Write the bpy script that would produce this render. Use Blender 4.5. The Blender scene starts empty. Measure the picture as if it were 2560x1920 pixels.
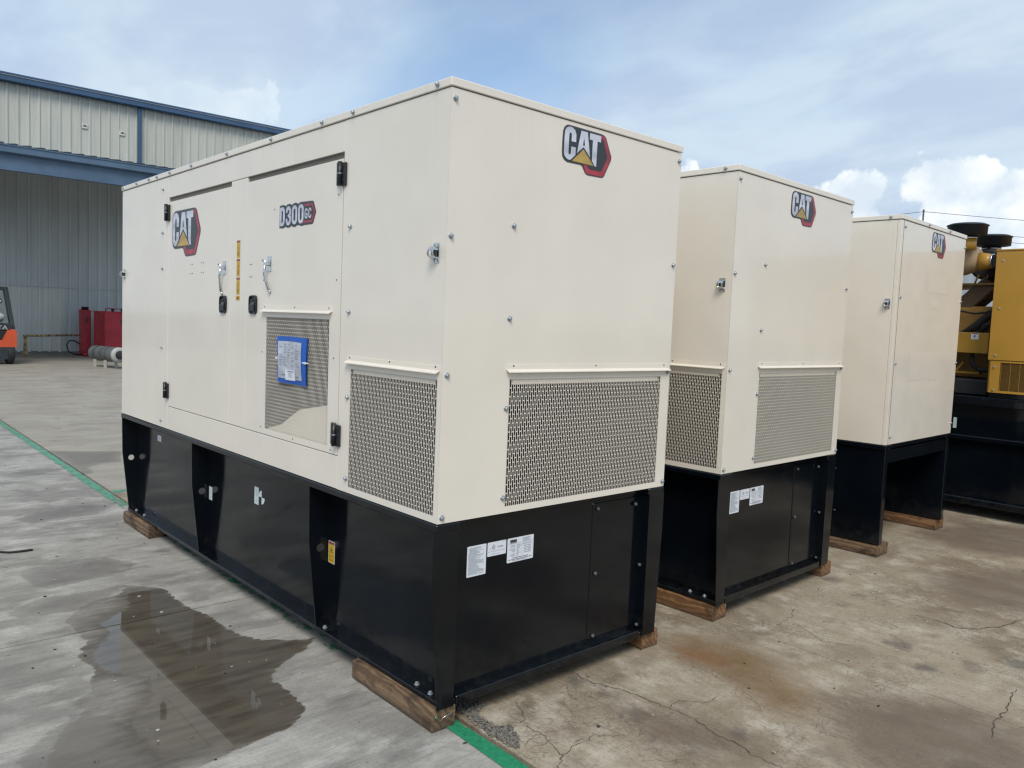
import bpy, bmesh, math, random
import numpy as np
from mathutils import Vector, Matrix
from mathutils.geometry import tessellate_polygon

random.seed(7)
rng = np.random.default_rng(7)
S = bpy.context.scene
COL = S.collection
R = math.radians

# ------------------------------------------------------------------ camera
cam_d = bpy.data.cameras.new('camera'); cam = bpy.data.objects.new('camera', cam_d); COL.objects.link(cam)
yaw, pit, rol = 0.73663442, -0.07345341, 0.0404301
fw = Vector((math.sin(yaw)*math.cos(pit), math.cos(yaw)*math.cos(pit), math.sin(pit)))
rt = Vector((math.cos(yaw), -math.sin(yaw), 0)); up = rt.cross(fw)
rt2 = math.cos(rol)*rt + math.sin(rol)*up; up2 = -math.sin(rol)*rt + math.cos(rol)*up
M = Matrix((rt2, up2, -fw)).transposed().to_4x4()
M.translation = Vector((-1.79799, -2.37325, 1.59727))
cam.matrix_world = M
cam_d.sensor_width = 36; cam_d.lens = 1982.318/2560*36
cam_d.clip_start = 0.05; cam_d.clip_end = 3000
S.camera = cam
S.render.resolution_x = 1024; S.render.resolution_y = 768

# ------------------------------------------------------------------ colour management
S.view_settings.view_transform = 'Standard'; S.view_settings.look = 'None'
S.view_settings.gamma = 1; S.view_settings.use_curve_mapping = False
S.view_settings.exposure = 0.65
S.cycles.filter_width = 1.35

# ------------------------------------------------------------------ node helper
class NT:
    def __init__(s, tree): s.t = tree
    def n(s, typ, ins=None, **kw):
        nd = s.t.nodes.new(typ)
        for k, v in kw.items(): setattr(nd, k, v)
        for k, v in (ins or {}).items():
            sock = nd.inputs[k]
            if isinstance(v, bpy.types.NodeSocket): s.t.links.new(v, sock)
            else: sock.default_value = v
        return nd
    def m(s, op, a, b=0.0, c=None, clamp=False):
        ins = {0: a, 1: b}
        if c is not None: ins[2] = c
        return s.n('ShaderNodeMath', ins, operation=op, use_clamp=clamp).outputs[0]
    def vm(s, op, a, b=(0, 0, 0)):
        return s.n('ShaderNodeVectorMath', {0: a, 1: b}, operation=op).outputs[0]
    def mul(s, v, sc): return s.vm('MULTIPLY', v, sc)
    def noise(s, v, scale, det=4.0, rough=.55, dist=0.0):
        return s.n('ShaderNodeTexNoise', {'Vector': v, 'Scale': scale, 'Detail': det, 'Roughness': rough, 'Distortion': dist}).outputs[0]
    def ss(s, v, a, b, o0=0.0, o1=1.0):
        return s.n('ShaderNodeMapRange', {0: v, 1: a, 2: b, 3: o0, 4: o1}, interpolation_type='SMOOTHSTEP').outputs[0]
    def mix(s, f, a, b, mode='MIX'):
        nd = s.n('ShaderNodeMix', data_type='RGBA', blend_type=mode)
        for i, v in ((0, f), (6, a), (7, b)):
            if isinstance(v, bpy.types.NodeSocket): s.t.links.new(v, nd.inputs[i])
            else: nd.inputs[i].default_value = (tuple(v)+(1,))[:4] if i else v
        return nd.outputs[2]
    def bump(s, h, st, d=.01):
        return s.n('ShaderNodeBump', {'Height': h, 'Strength': st, 'Distance': d}).outputs[0]

# ------------------------------------------------------------------ sky
SUN_EL, SUN_AZ = R(50), math.atan2(-0.66, -0.75)
W = bpy.data.worlds.new('World'); S.world = W; W.use_nodes = True
wt = W.node_tree; wt.nodes.clear(); w = NT(wt)
sky = w.n('ShaderNodeTexSky', sky_type='NISHITA', sun_disc=False, sun_elevation=SUN_EL, sun_rotation=SUN_AZ,
          altitude=0, air_density=1.0, dust_density=1.2, ozone_density=2.0)
tc = w.n('ShaderNodeTexCoord').outputs['Generated']
sp = w.n('ShaderNodeSeparateXYZ', {0: tc})
el = w.m('MAXIMUM', sp.outputs[2], 0.0)
den = w.m('ADD', el, 0.22)
pl = w.n('ShaderNodeCombineXYZ', {0: w.m('DIVIDE', sp.outputs[0], den), 1: w.m('DIVIDE', sp.outputs[1], den), 2: 0.0}).outputs[0]
# thin high cloud veil
n1 = w.noise(w.vm('ADD', w.mul(pl, (1.0, .62, 1)), (3.1, 1.7, 0)), 1.25, 5, .52, .25)
veil = w.ss(n1, .32, .58, .60, .98)
# two clearer blue windows in the veil
def spot(d, k):
    d = Vector(d).normalized()
    dp = w.n('ShaderNodeVectorMath', {0: tc, 1: d}, operation='DOT_PRODUCT').outputs[1]
    return w.m('POWER', w.m('MAXIMUM', dp, 0.0), k)
def pix(x, y):      # direction on the sky for a point of the photograph, used only to say where a cloud stands
    return (fw*1982.318 + rt2*(x-1280) + up2*(960-y))
blue = w.m('ADD', w.mul(w.n('ShaderNodeCombineXYZ', {0: spot(pix(1190, 130), 130)}).outputs[0], (1, 0, 0)), 0.0) if False else spot(pix(1230, 110), 90)
blue = w.m('MULTIPLY', blue, w.ss(n1, .25, .75, 1.0, .55))
veil = w.m('SUBTRACT', veil, w.m('MULTIPLY', blue, .55), clamp=True)
n1b = w.noise(w.mul(pl, (1.6, 1.0, 1)), 2.3, 6, .55, .3)
veil_col = w.mix(w.ss(n1b, .35, .65), (3.42, 4.15, 5.22), (4.2, 5.05, 5.8))
c1 = w.mix(veil, w.mix(1.0, sky.outputs[0], (1.08, 1.08, 1.05), 'MULTIPLY'), veil_col)
# cumulus along the horizon
wrp = w.vm('ADD', tc, w.mul(w.n('ShaderNodeTexNoise', {'Vector': tc, 'Scale': 9.0, 'Detail': 4.0}).outputs[1], (.05, .05, .03)))
CK, CT = 1.2, .60
n2 = w.noise(wrp, 6.5, 3, .5)
vb = w.n('ShaderNodeTexVoronoi', {'Vector': w.vm('ADD', wrp, w.mul(w.n('ShaderNodeTexNoise', {'Vector': tc, 'Scale': 30.0, 'Detail': 5.0}).outputs[1], (.022, .022, .022))), 'Scale': 30.0, 'Smoothness': .5}, feature='SMOOTH_F1').outputs[0]
n3 = w.noise(wrp, 24.0, 9, .62)
elev = sp.outputs[2]
bank = w.ss(elev, .03, .30, .09, -.22)
for (x, y, k, a) in ((2100, 520, 700, .26), (2160, 440, 2200, .16), (2060, 540, 1500, .10), (2390, 530, 600, .18), (2350, 405, 1500, .19), (2430, 440, 1500, .09),
                     (2560, 500, 900, .24), (1722, 425, 5000, .22), (1880, 440, 9000, .16), (330, 275, 700, .20), (560, 310, 400, .26), (700, 250, 1200, .20), (430, 190, 500, .08)):
    bank = w.m('ADD', bank, w.m('MULTIPLY', spot(pix(x, y), k), a*CK))
cum_h = w.m('ADD', w.m('ADD', w.m('ADD', w.m('MULTIPLY', n2, .46), w.m('MULTIPLY', n3, .50)), w.m('MULTIPLY', w.m('SUBTRACT', .40, vb), .20)), bank)
cum = w.ss(cum_h, CT, CT+.07)
cshade = w.noise(w.vm('ADD', wrp, (.012, .01, -.02)), 11.0, 8, .6)
cum_col = w.mix(w.ss(w.m('ADD', w.m('ADD', w.m('MULTIPLY', cshade, .65), w.m('MULTIPLY', n3, .35)), w.m('MULTIPLY', w.m('SUBTRACT', .40, vb), .22)), .34, .64), (4.7, 5.35, 6.0), (7.0, 7.2, 7.2))
side = w.n('ShaderNodeVectorMath', {0: tc, 1: rt2}, operation='DOT_PRODUCT').outputs[1]
amt = w.m('MULTIPLY', w.ss(side, -.35, .25, .22, .97), w.ss(elev, .0, .13, .72, 1.0))
c2 = w.mix(w.m('MULTIPLY', cum, amt), c1, cum_col)
# below the horizon: plain ground haze
c3 = w.mix(w.ss(elev, -.03, .0), (2.6, 2.6, 2.5), c2)
bg = w.n('ShaderNodeBackground', {0: c3, 1: 0.1})
wo = w.n('ShaderNodeOutputWorld', {0: bg.outputs[0]})

# ------------------------------------------------------------------ sun behind thin cloud
sd = bpy.data.lights.new('sun', 'SUN'); sd.energy = 1.5; sd.angle = R(24); sd.color = (1, .94, .845)
so = bpy.data.objects.new('sun', sd); COL.objects.link(so)
sdir = Vector((math.sin(SUN_AZ)*math.cos(SUN_EL), math.cos(SUN_AZ)*math.cos(SUN_EL), math.sin(SUN_EL)))
so.rotation_euler = sdir.to_track_quat('Z', 'Y').to_euler(); so.location = (-6, -6, 12)

# ------------------------------------------------------------------ materials
MATS = {}
def mat(name, col, rough=.5, metal=0.0, spec=.5, coat=0.0, fn=None, coat_rough=.08):
    if name in MATS: return MATS[name]
    m = bpy.data.materials.new(name); m.use_nodes = True
    t = NT(m.node_tree); b = m.node_tree.nodes['Principled BSDF']
    b.inputs['Base Color'].default_value = (*col, 1); b.inputs['Roughness'].default_value = rough
    b.inputs['Metallic'].default_value = metal; b.inputs['Specular IOR Level'].default_value = spec
    b.inputs['Coat Weight'].default_value = coat; b.inputs['Coat Roughness'].default_value = coat_rough
    if fn: fn(t, b)
    MATS[name] = m
    return m
def L(t, a, b): t.t.links.new(a, b)
def opos(t): return t.n('ShaderNodeTexCoord').outputs['Object']
def gpos(t): return t.n('ShaderNodeNewGeometry').outputs['Position']

def f_paint(col, var=.05, streak=0.0, wav=.12, grime=.0):
    def fn(t, b):
        p = gpos(t)
        n = t.noise(p, 2.2, 5)
        c = t.mix(t.ss(n, .3, .7), tuple(x*(1-var) for x in col), tuple(min(1, x*(1+var*.6)) for x in col))
        if streak:
            s = t.noise(t.mul(p, (48, 48, .9)), 1.0, 4, .65)
            z = t.n('ShaderNodeSeparateXYZ', {0: p}).outputs[2]
            top = t.ss(z, 1.75, 2.45)
            k = t.m('MULTIPLY', t.ss(s, .50, .78), t.m('MULTIPLY', top, streak))
            c = t.mix(k, c, (.33, .31, .27))
        if grime:
            g = t.noise(p, 38, 3, .7)
            c = t.mix(t.m('MULTIPLY', t.ss(g, .62, .82), grime), c, tuple(x*.5 for x in col))
        L(t, c, b.inputs['Base Color'])
        h = t.noise(p, 1.7, 2, .5)
        L(t, t.bump(h, wav, .05), b.inputs['Normal'])
        r = t.noise(p, 6, 4)
        rr = b.inputs['Roughness'].default_value
        L(t, t.ss(r, .3, .7, rr*.85, rr*1.2), b.inputs['Roughness'])
    return fn
def f_black(t, b):
    p = gpos(t)
    n = t.noise(p, 3, 5)
    c = t.mix(t.ss(n, .35, .7), (.0026, .0042, .0066), (.0044, .0066, .0096))
    d = t.noise(t.mul(p, (1, 1, .35)), 55, 4, .7)
    c = t.mix(t.m('MULTIPLY', t.ss(d, .68, .86), .12), c, (.06, .06, .06))
    zz = t.n('ShaderNodeSeparateXYZ', {0: p}).outputs[2]
    spl = t.m('MULTIPLY', t.ss(zz, .34, .09), t.ss(t.noise(p, 16, 6, .7), .42, .72))
    c = t.mix(t.m('MULTIPLY', spl, .09), c, (.11, .10, .085))
    scr = t.noise(t.mul(p, (40, 40, 1.2)), 1.0, 4, .7)
    L(t, c, b.inputs['Base Color'])
    L(t, t.m('ADD', t.ss(t.m('ADD', t.m('MULTIPLY', t.noise(p, 5, 5), .7), t.m('MULTIPLY', scr, .3)), .3, .7, .06, .17), t.m('MULTIPLY', spl, .2)), b.inputs['Roughness'])
    L(t, t.bump(t.noise(p, 1.6, 2), .10, .05), b.inputs['Normal'])
def f_metal(var=.2, sc=60):
    def fn(t, b):
        c = b.inputs['Base Color'].default_value[:3]
        n = t.noise(opos(t), sc, 3)
        L(t, t.mix(t.ss(n, .3, .7), tuple(x*(1-var) for x in c), c), b.inputs['Base Color'])
    return fn
def f_wood(c1, c2, c3):
    def fn(t, b):
        p = opos(t)
        rnd = t.n('ShaderNodeObjectInfo').outputs['Random']
        off = t.n('ShaderNodeCombineXYZ', {0: t.m('MULTIPLY', rnd, 7.0), 1: t.m('MULTIPLY', rnd, 13.0), 2: t.m('MULTIPLY', rnd, 5.0)}).outputs[0]
        q = t.vm('ADD', p, off)
        wq = t.vm('ADD', t.mul(q, (1, .12, 1)), t.mul(t.n('ShaderNodeTexNoise', {'Vector': t.mul(q, (1, .5, 1)), 'Scale': 6.0, 'Detail': 3.0}).outputs[1], (.10, .10, .10)))
        wv = t.n('ShaderNodeTexWave', {'Vector': wq, 'Scale': 11.0, 'Distortion': 7.0, 'Detail': 4.0, 'Detail Scale': 1.4}, wave_type='RINGS', rings_direction='Y').outputs[1]
        n = t.noise(t.mul(q, (40, 3, 40)), 1.0, 4, .6)
        c = t.mix(t.ss(wv, .15, .9), c1, c2)
        c = t.mix(t.m('MULTIPLY', t.ss(n, .45, .7), .55), c, c3)
        st = t.noise(q, 7, 4, .65)
        c = t.mix(t.m('MULTIPLY', t.ss(st, .50, .66), .8), c, tuple(x*.30 for x in c1))
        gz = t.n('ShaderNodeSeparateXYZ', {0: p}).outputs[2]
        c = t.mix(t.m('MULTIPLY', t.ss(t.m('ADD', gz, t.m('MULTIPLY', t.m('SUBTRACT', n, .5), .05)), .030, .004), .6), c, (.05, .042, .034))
        L(t, c, b.inputs['Base Color'])
        L(t, t.bump(t.m('ADD', n, wv), .35, .003), b.inputs['Normal'])
    return fn
BE = (.800, .734, .634)
beige = mat('beige_paint', BE, .42, coat=.55, fn=f_paint(BE, .03, .07, .2), coat_rough=.09)
black = mat('black_gloss_paint', (.006, .007, .009), .1, spec=.36, fn=f_black)
dark = mat('dark_interior', (.004, .004, .004), .95, spec=.05)
plast = mat('black_plastic', (.013, .015, .017), .35, fn=f_metal(.3, 30))
rub = mat('rubber', (.02, .02, .021), .75, fn=f_metal(.4, 18))
zinc = mat('zinc_bolt', (.50, .54, .57), .45, .7, fn=f_metal(.35, 90))
chrome = mat('stainless', (.70, .71, .72), .18, 1.0, fn=f_metal(.15, 40))
d_blk = mat('decal_charcoal', (.030, .034, .040), .35)
d_edge = mat('decal_edge', (.115, .11, .10), .4)
d_red = mat('decal_red', (.40, .035, .055), .35, fn=lambda t, b: L(t, t.mix(t.ss(t.noise(gpos(t), 14, 2), .3, .7), (.24, .03, .045), (.45, .04, .06)), b.inputs['Base Color']))
def f_silver(t, b):
    z = t.noise(t.mul(gpos(t), (1.5, 1.5, 14)), 1.0, 2)
    f = t.noise(t.mul(gpos(t), (260, 260, 3)), 1.0, 2)
    c = t.mix(t.ss(z, .3, .7), (.43, .45, .53), (.70, .72, .80))
    L(t, t.mix(t.m('MULTIPLY', f, .25), c, (.40, .42, .5)), b.inputs['Base Color'])
d_sil = mat('decal_silver', (.6, .62, .7), .35, fn=f_silver)
d_gold = mat('decal_gold', (.50, .32, .07), .35, fn=lambda t, b: L(t, t.mix(t.ss(t.noise(t.mul(gpos(t), (6, 6, 22)), 1, 2), .3, .7), (.36, .24, .07), (.58, .38, .08)), b.inputs['Base Color']))
white = mat('label_white', (.74, .77, .82), .4, fn=f_metal(.05, 20))
grey_p = mat('print_grey', (.20, .23, .27), .5)
dk_p = mat('print_dark', (.03, .03, .035), .5)
yel_l = mat('label_yellow', (.66, .42, .03), .4)
org_l = mat('label_red_band', (.32, .08, .04), .4)
mint = mat('label_mint', (.50, .62, .58), .4)
bluef = mat('blue_pouch', (.010, .11, .50), .45, fn=f_paint((.010, .11, .50), .15, 0, .5))
def f_paper(t, b):
    p = gpos(t); n = t.noise(p, 24, 3)
    L(t, t.mix(t.ss(n, .3, .7), (.42, .44, .51), (.52, .54, .60)), b.inputs['Base Color'])
    L(t, t.bump(t.noise(p, 11, 3), .6, .02), b.inputs['Normal'])
paper_m = mat('sleeve_paper', (.5, .52, .58), .3, coat=.4, fn=f_paper)
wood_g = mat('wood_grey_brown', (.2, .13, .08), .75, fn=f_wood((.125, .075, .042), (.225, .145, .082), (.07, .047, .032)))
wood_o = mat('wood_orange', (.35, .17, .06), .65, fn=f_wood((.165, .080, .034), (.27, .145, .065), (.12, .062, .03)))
core = mat('radiator_core', (.17, .18, .145), .6, fn=f_metal(.3, 40))
trim = mat('blue_trim', (.046, .105, .205), .45, fn=f_paint((.046, .105, .205), .12, 0, .05))
beamc = mat('blue_grey_beam', (.085, .145, .225), .5, fn=f_paint((.085, .145, .225), .15, 0, .05, .2))
def f_sheet(c):
    def fn(t, b):
        p = gpos(t)
        n = t.noise(t.mul(p, (2, 2, .3)), 1.0, 5, .6)
        s = t.noise(t.mul(p, (9, 9, .25)), 1.0, 4, .6)
        q = t.mix(t.ss(n, .3, .7), tuple(x*.86 for x in c), c)
        q = t.mix(t.m('MULTIPLY', t.ss(s, .5, .75), .3), q, tuple(x*.6 for x in c))
        L(t, q, b.inputs['Base Color'])
    return fn
sheet_w = mat('sheet_offwhite', (.60, .61, .55), .5, fn=f_sheet((.60, .61, .55)))
sheet_g = mat('sheet_cool_grey', (.60, .66, .67), .4, fn=f_sheet((.60, .66, .67)))  # cooler grey for the lower and middle sheets than for the top ones
sheet_p = mat('sheet_pale_patch', (.68, .71, .68), .4, fn=f_sheet((.68, .71, .68)))
roofm = mat('roof_sheet', (.40, .42, .43), .5, fn=f_sheet((.40, .42, .43)))
redp = mat('red_tank_paint', (.45, .028, .045), .5, fn=f_paint((.45, .028, .045), .25, 0, .05, .3))
silg = mat('silencer_grey', (.105, .115, .115), .55, fn=f_paint((.105, .115, .115), .2, 0, .05, .2))
silw = mat('silencer_cap', (.42, .42, .40), .5)
rusty = mat('rusty_yellow', (.45, .33, .12), .8, fn=lambda t, b: L(t, t.mix(t.ss(t.noise(gpos(t), 9, 5, .7), .42, .58), (.50, .40, .20), (.16, .075, .03)), b.inputs['Base Color']))
orange = mat('forklift_orange', (.62, .085, .025), .4, coat=.3, fn=f_paint((.62, .085, .025), .1, 0, .05, .1))
fgrey = mat('forklift_grey', (.028, .040, .047), .5, fn=f_metal(.3, 12))
alu = mat('gas_bottle', (.62, .63, .64), .3, .7, fn=f_metal(.2, 10))
YE = (.44, .235, .03)
yel = mat('machine_yellow', YE, .42, coat=.2, fn=f_paint(YE, .08, 0, .06, .12))
yel2 = mat('engine_yellow', (.33, .185, .04), .55, fn=f_paint((.33, .185, .04), .2, 0, .1, .35))
tan = mat('duct_tan', (.46, .33, .19), .5, fn=f_paint((.46, .33, .19), .12, 0, .1, .15))
brown = mat('duct_brown', (.10, .06, .03), .6, fn=f_paint((.10, .06, .03), .3, 0, .1, .2))
rain = mat('cap_black', (.018, .024, .033), .5, fn=f_metal(.3, 12))
pale = mat('trailer_white', (.62, .64, .66), .5, fn=f_sheet((.62, .64, .66)))
pole_m = mat('pole_grey', (.10, .09, .08), .8, fn=f_metal(.3, 8))
tyre = rub

# ------------------------------------------------------------------ mesh helpers
class MB:
    def __init__(s): s.bm = bmesh.new(); s.mats = []
    def mi(s, m):
        if m not in s.mats: s.mats.append(m)
        return s.mats.index(m)
    def box(s, lo, hi, m=None, bev=0.0, rot=None):
        lo, hi = Vector(lo), Vector(hi)
        c = (lo+hi)/2; d = hi-lo
        r = bmesh.ops.create_cube(s.bm, size=1.0)
        vs = r['verts']
        for v in vs: v.co = Vector((v.co.x*d.x, v.co.y*d.y, v.co.z*d.z))
        fs = list({f for v in vs for f in v.link_faces})
        if bev:
            es = list({e for v in vs for e in v.link_edges})
            rr = bmesh.ops.bevel(s.bm, geom=es, offset=bev, segments=1, affect='EDGES', profile=.5)
            vs = list({v for f in rr['faces'] for v in f.verts} | {v for v in vs if v.is_valid})
            fs = list({f for v in vs for f in v.link_faces})
        for v in vs: v.co = ((rot @ v.co) if rot else v.co) + c
        if m is not None:
            k = s.mi(m)
            for f in fs: f.material_index = k
        return vs
    def bar(s, a, b, wid, hgt, m=None, bev=0.0, upv=(0, 0, 1)):
        a, b = Vector(a), Vector(b); d = b-a; ln = d.length; d.normalize()
        u = Vector(upv); x = d.cross(u)
        if x.length < 1e-4: x = d.cross(Vector((1, 0, 0)))
        x.normalize(); u = x.cross(d)
        rot = Matrix((x, d, u)).transposed()
        vs = s.box((-wid/2, -ln/2, -hgt/2), (wid/2, ln/2, hgt/2), m, bev)
        c = (a+b)/2
        for v in vs: v.co = rot @ v.co + c
    def tube(s, pts, rad, m=None, seg=12, cap=True, smooth=True):
        pts = [Vector(p) for p in pts]; n = len(pts)
        rads = rad if isinstance(rad, (list, tuple)) else [rad]*n
        rings = []; prev = None
        for i, p in enumerate(pts):
            if i == 0: d = pts[1]-p
            elif i == n-1: d = p-pts[i-1]
            else: d = (pts[i+1]-p).normalized()+(p-pts[i-1]).normalized()
            if d.length < 1e-9: d = pts[min(i+1, n-1)]-pts[max(i-1, 0)]
            if d.length < 1e-9: d = prev_d
            d = d.normalized(); prev_d = d
            if prev is None:
                x = d.cross(Vector((0, 0, 1)))
                if x.length < 1e-3: x = d.cross(Vector((1, 0, 0)))
            else: x = prev - d*prev.dot(d)
            x.normalize(); prev = x; y = d.cross(x)
            rings.append([s.bm.verts.new(p+rads[i]*(math.cos(2*math.pi*k/seg)*x+math.sin(2*math.pi*k/seg)*y)) for k in range(seg)])
        k0 = s.mi(m) if m is not None else 0
        for i in range(n-1):
            for k in range(seg):
                f = s.bm.faces.new((rings[i][k], rings[i][(k+1) % seg], rings[i+1][(k+1) % seg], rings[i+1][k]))
                f.smooth = smooth; f.material_index = k0
        if cap:
            f = s.bm.faces.new(list(reversed(rings[0]))); f.material_index = k0
            f = s.bm.faces.new(rings[-1]); f.material_index = k0
    def lathe(s, prof, axis_o, axis_d, m=None, seg=20, smooth=True):
        # prof: list of (radius, distance along the axis)
        o = Vector(axis_o); d = Vector(axis_d).normalized()
        x = d.cross(Vector((0, 0, 1)))
        if x.length < 1e-3: x = Vector((1, 0, 0))
        x.normalize(); y = d.cross(x); k0 = s.mi(m) if m is not None else 0
        rings = []
        for r, h in prof:
            rings.append([s.bm.verts.new(o+d*h+max(r, 1e-4)*(math.cos(2*math.pi*k/seg)*x+math.sin(2*math.pi*k/seg)*y)) for k in range(seg)])
        for i in range(len(prof)-1):
            for k in range(seg):
                f = s.bm.faces.new((rings[i][k], rings[i][(k+1) % seg], rings[i+1][(k+1) % seg], rings[i+1][k]))
                f.material_index = k0; f.smooth = smooth
        for rg in (list(reversed(rings[0])), rings[-1]):
            f = s.bm.faces.new(rg); f.material_index = k0
    def poly(s, pts3, m=None, holes=()):
        loops = [[Vector(p) for p in pts3]]+[[Vector(p) for p in h] for h in holes]
        flat = [v for lp in loops for v in lp]
        vs = [s.bm.verts.new(v) for v in flat]
        k = s.mi(m) if m is not None else 0
        for t in tessellate_polygon(loops):
            try: f = s.bm.faces.new([vs[i] for i in t]); f.material_index = k
            except ValueError: pass
    def prism(s, pts3, off, m=None):
        off = Vector(off); a = [Vector(p) for p in pts3]
        va = [s.bm.verts.new(p) for p in a]; vb = [s.bm.verts.new(p+off) for p in a]
        k = s.mi(m) if m is not None else 0; n = len(a)
        tr = tessellate_polygon([a])
        for t in tr:
            for vv in (va, vb):
                f = s.bm.faces.new([vv[i] for i in t]); f.material_index = k
        for i in range(n):
            f = s.bm.faces.new((va[i], va[(i+1) % n], vb[(i+1) % n], vb[i])); f.material_index = k
    def mesh(s, name, m=None):
        me = bpy.data.meshes.new(name)
        bmesh.ops.recalc_face_normals(s.bm, faces=s.bm.faces)
        s.bm.to_mesh(me); s.bm.free()
        for q in (s.mats or ([m] if m else [])): me.materials.append(q)
        return me
    def obj(s, name, m=None, parent=None, **pr):
        return link(name, s.mesh(name, m), parent, **pr)
def link(name, me, parent=None, loc=(0, 0, 0), **pr):
    o = bpy.data.objects.new(name, me); COL.objects.link(o); o.location = loc
    if parent is not None: o.parent = parent
    for k, v in pr.items(): o[k] = v
    return o
def thing(name, label, cat, loc=(0, 0, 0), rz=0.0, group=None):
    o = bpy.data.objects.new(name, None); COL.objects.link(o); o.empty_display_size = .1
    o.location = loc; o.rotation_euler = (0, 0, rz); o['label'] = label; o['category'] = cat
    if group: o['group'] = group
    return o
def boxpart(name, lo, hi, m, parent, bev=.0015, **pr):
    b = MB(); b.box(lo, hi, m, bev); return b.obj(name, parent=parent, **pr)
def copy_tree(o, parent=None, skip=()):
    c = o.copy(); COL.objects.link(c)
    if parent is not None: c.parent = parent
    for ch in list(o.children):
        if ch.get('skipcopy'): continue
        copy_tree(ch, c)
    return c
def text_polys(body, size):
    cu = bpy.data.curves.new('t', 'FONT'); cu.body = body; cu.size = size; cu.offset = size*.012
    o = bpy.data.objects.new('t', cu); COL.objects.link(o)
    dg = bpy.context.evaluated_depsgraph_get(); dg.update()
    me = bpy.data.meshes.new_from_object(o.evaluated_get(dg))
    out = [[(me.vertices[i].co.x, me.vertices[i].co.y) for i in p.vertices] for p in me.polygons]
    bpy.data.objects.remove(o); bpy.data.curves.remove(cu); bpy.data.meshes.remove(me)
    return out
Zm = lambda z: z-.011          # heights were measured from a datum 11 mm below the slab
GW, GL = 1.40, 3.924           # plan of one generator set
ZC, ZT, ZB = .832, 2.494, .089 # cabinet bottom, roof top, base bottom

def side(u, v, off=0.0): return (-off, u, v)      # a point on the door side
def end(u, v, off=0.0): return (u, -off, v)       # a point on the end
class Decal(MB):
    def __init__(s, face, base=.0008): super().__init__(); s.face = face; s.base = base
    def pg(s, pts, m, lay=0, hole=None):
        f = lambda q: s.face(q[0], q[1], s.base+.0005*lay)
        s.poly([f(p) for p in pts], m, [[f(p) for p in hole]] if hole else ())
    def rect(s, u0, v0, u1, v1, m, lay=0): s.pg([(u0, v0), (u1, v0), (u1, v1), (u0, v1)], m, lay)
    def rrect(s, u0, v0, u1, v1, r, m, lay=0):
        sg = 1 if u1 > u0 else -1; pts = []
        for cx, cy, a0 in ((u1-sg*r, v1-r, 0), (u0+sg*r, v1-r, 90), (u0+sg*r, v0+r, 180), (u1-sg*r, v0+r, 270)):
            for a in (0, 30, 60, 90):
                t = R(a0+a); pts.append((cx+sg*r*math.cos(t), cy+r*math.sin(t)))
        s.pg(pts, m, lay)
    def stroke(s, pts, wd, m, lay=0, closed=False):
        P = [Vector((p[0], p[1])) for p in pts]; n = len(P); A = []; B = []
        for i in range(n):
            a = P[i-1] if (i or closed) else P[i]; b = P[(i+1) % n] if (i < n-1 or closed) else P[i]
            d = (b-a).normalized(); nr = Vector((-d.y, d.x))*wd/2; A.append(P[i]+nr); B.append(P[i]-nr)
        for i in range(n if closed else n-1):
            j = (i+1) % n
            s.pg([A[i], A[j], B[j], B[i]], m, lay)
def arc(cx, cy, rx, ry, a0, a1, n=8): return [(cx+rx*math.cos(R(a0+(a1-a0)*i/n)), cy+ry*math.sin(R(a0+(a1-a0)*i/n))) for i in range(n+1)]

# ------------------------------------------------------------------ decal artwork (metres, measured on the end panel)
OUT = [(0.58, 2.325), (0.58, 2.369), (0.582, 2.412), (0.591, 2.431), (0.606, 2.441), (0.619, 2.443), (0.82, 2.442), (0.838, 2.439), (0.851, 2.431), (0.891, 2.356), (0.89, 2.341), (0.85, 2.267), (0.841, 2.258), (0.827, 2.255), (0.74, 2.253), (0.726, 2.259), (0.705, 2.286), (0.696, 2.289), (0.613, 2.288), (0.595, 2.295), (0.584, 2.307)]
RED = [(0.80, 2.434), (0.838, 2.433), (0.848, 2.426), (0.886, 2.354), (0.885, 2.341), (0.846, 2.269), (0.836, 2.261), (0.74, 2.259), (0.730, 2.264), (0.711, 2.294), (0.774, 2.299), (0.811, 2.341)]
INN = [(0.79, 2.421), (0.832, 2.419), (0.863, 2.352), (0.862, 2.343), (0.830, 2.285), (0.815, 2.281), (0.758, 2.280), (0.745, 2.284), (0.732, 2.296), (0.776, 2.319)]
LC = [(0.59, 2.325), (0.59, 2.371), (0.592, 2.413), (0.6, 2.427), (0.616, 2.435), (0.635, 2.435), (0.652, 2.427), (0.661, 2.41), (0.661, 2.378), (0.633, 2.377), (0.633, 2.405), (0.63, 2.411), (0.625, 2.412), (0.619, 2.407), (0.618, 2.396), (0.617, 2.33), (0.619, 2.323), (0.625, 2.321), (0.631, 2.326), (0.633, 2.356), (0.660, 2.356), (0.660, 2.325), (0.632, 2.301), (0.620, 2.299), (0.606, 2.303), (0.595, 2.312)]
LA = [(0.69, 2.432), (0.73, 2.432), (0.751, 2.329), (0.708, 2.366), (0.668, 2.334)]
LAH = [(0.7095, 2.405), (0.716, 2.373), (0.703, 2.372)]
LT = [(0.744, 2.432), (0.816, 2.432), (0.816, 2.405), (0.794, 2.405), (0.792, 2.298), (0.782, 2.298), (0.763, 2.319), (0.764, 2.405), (0.744, 2.405)]
TRI = [(0.708, 2.357), (0.640, 2.298), (0.776, 2.298)]
CX, CZ = .58, 2.348
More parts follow.
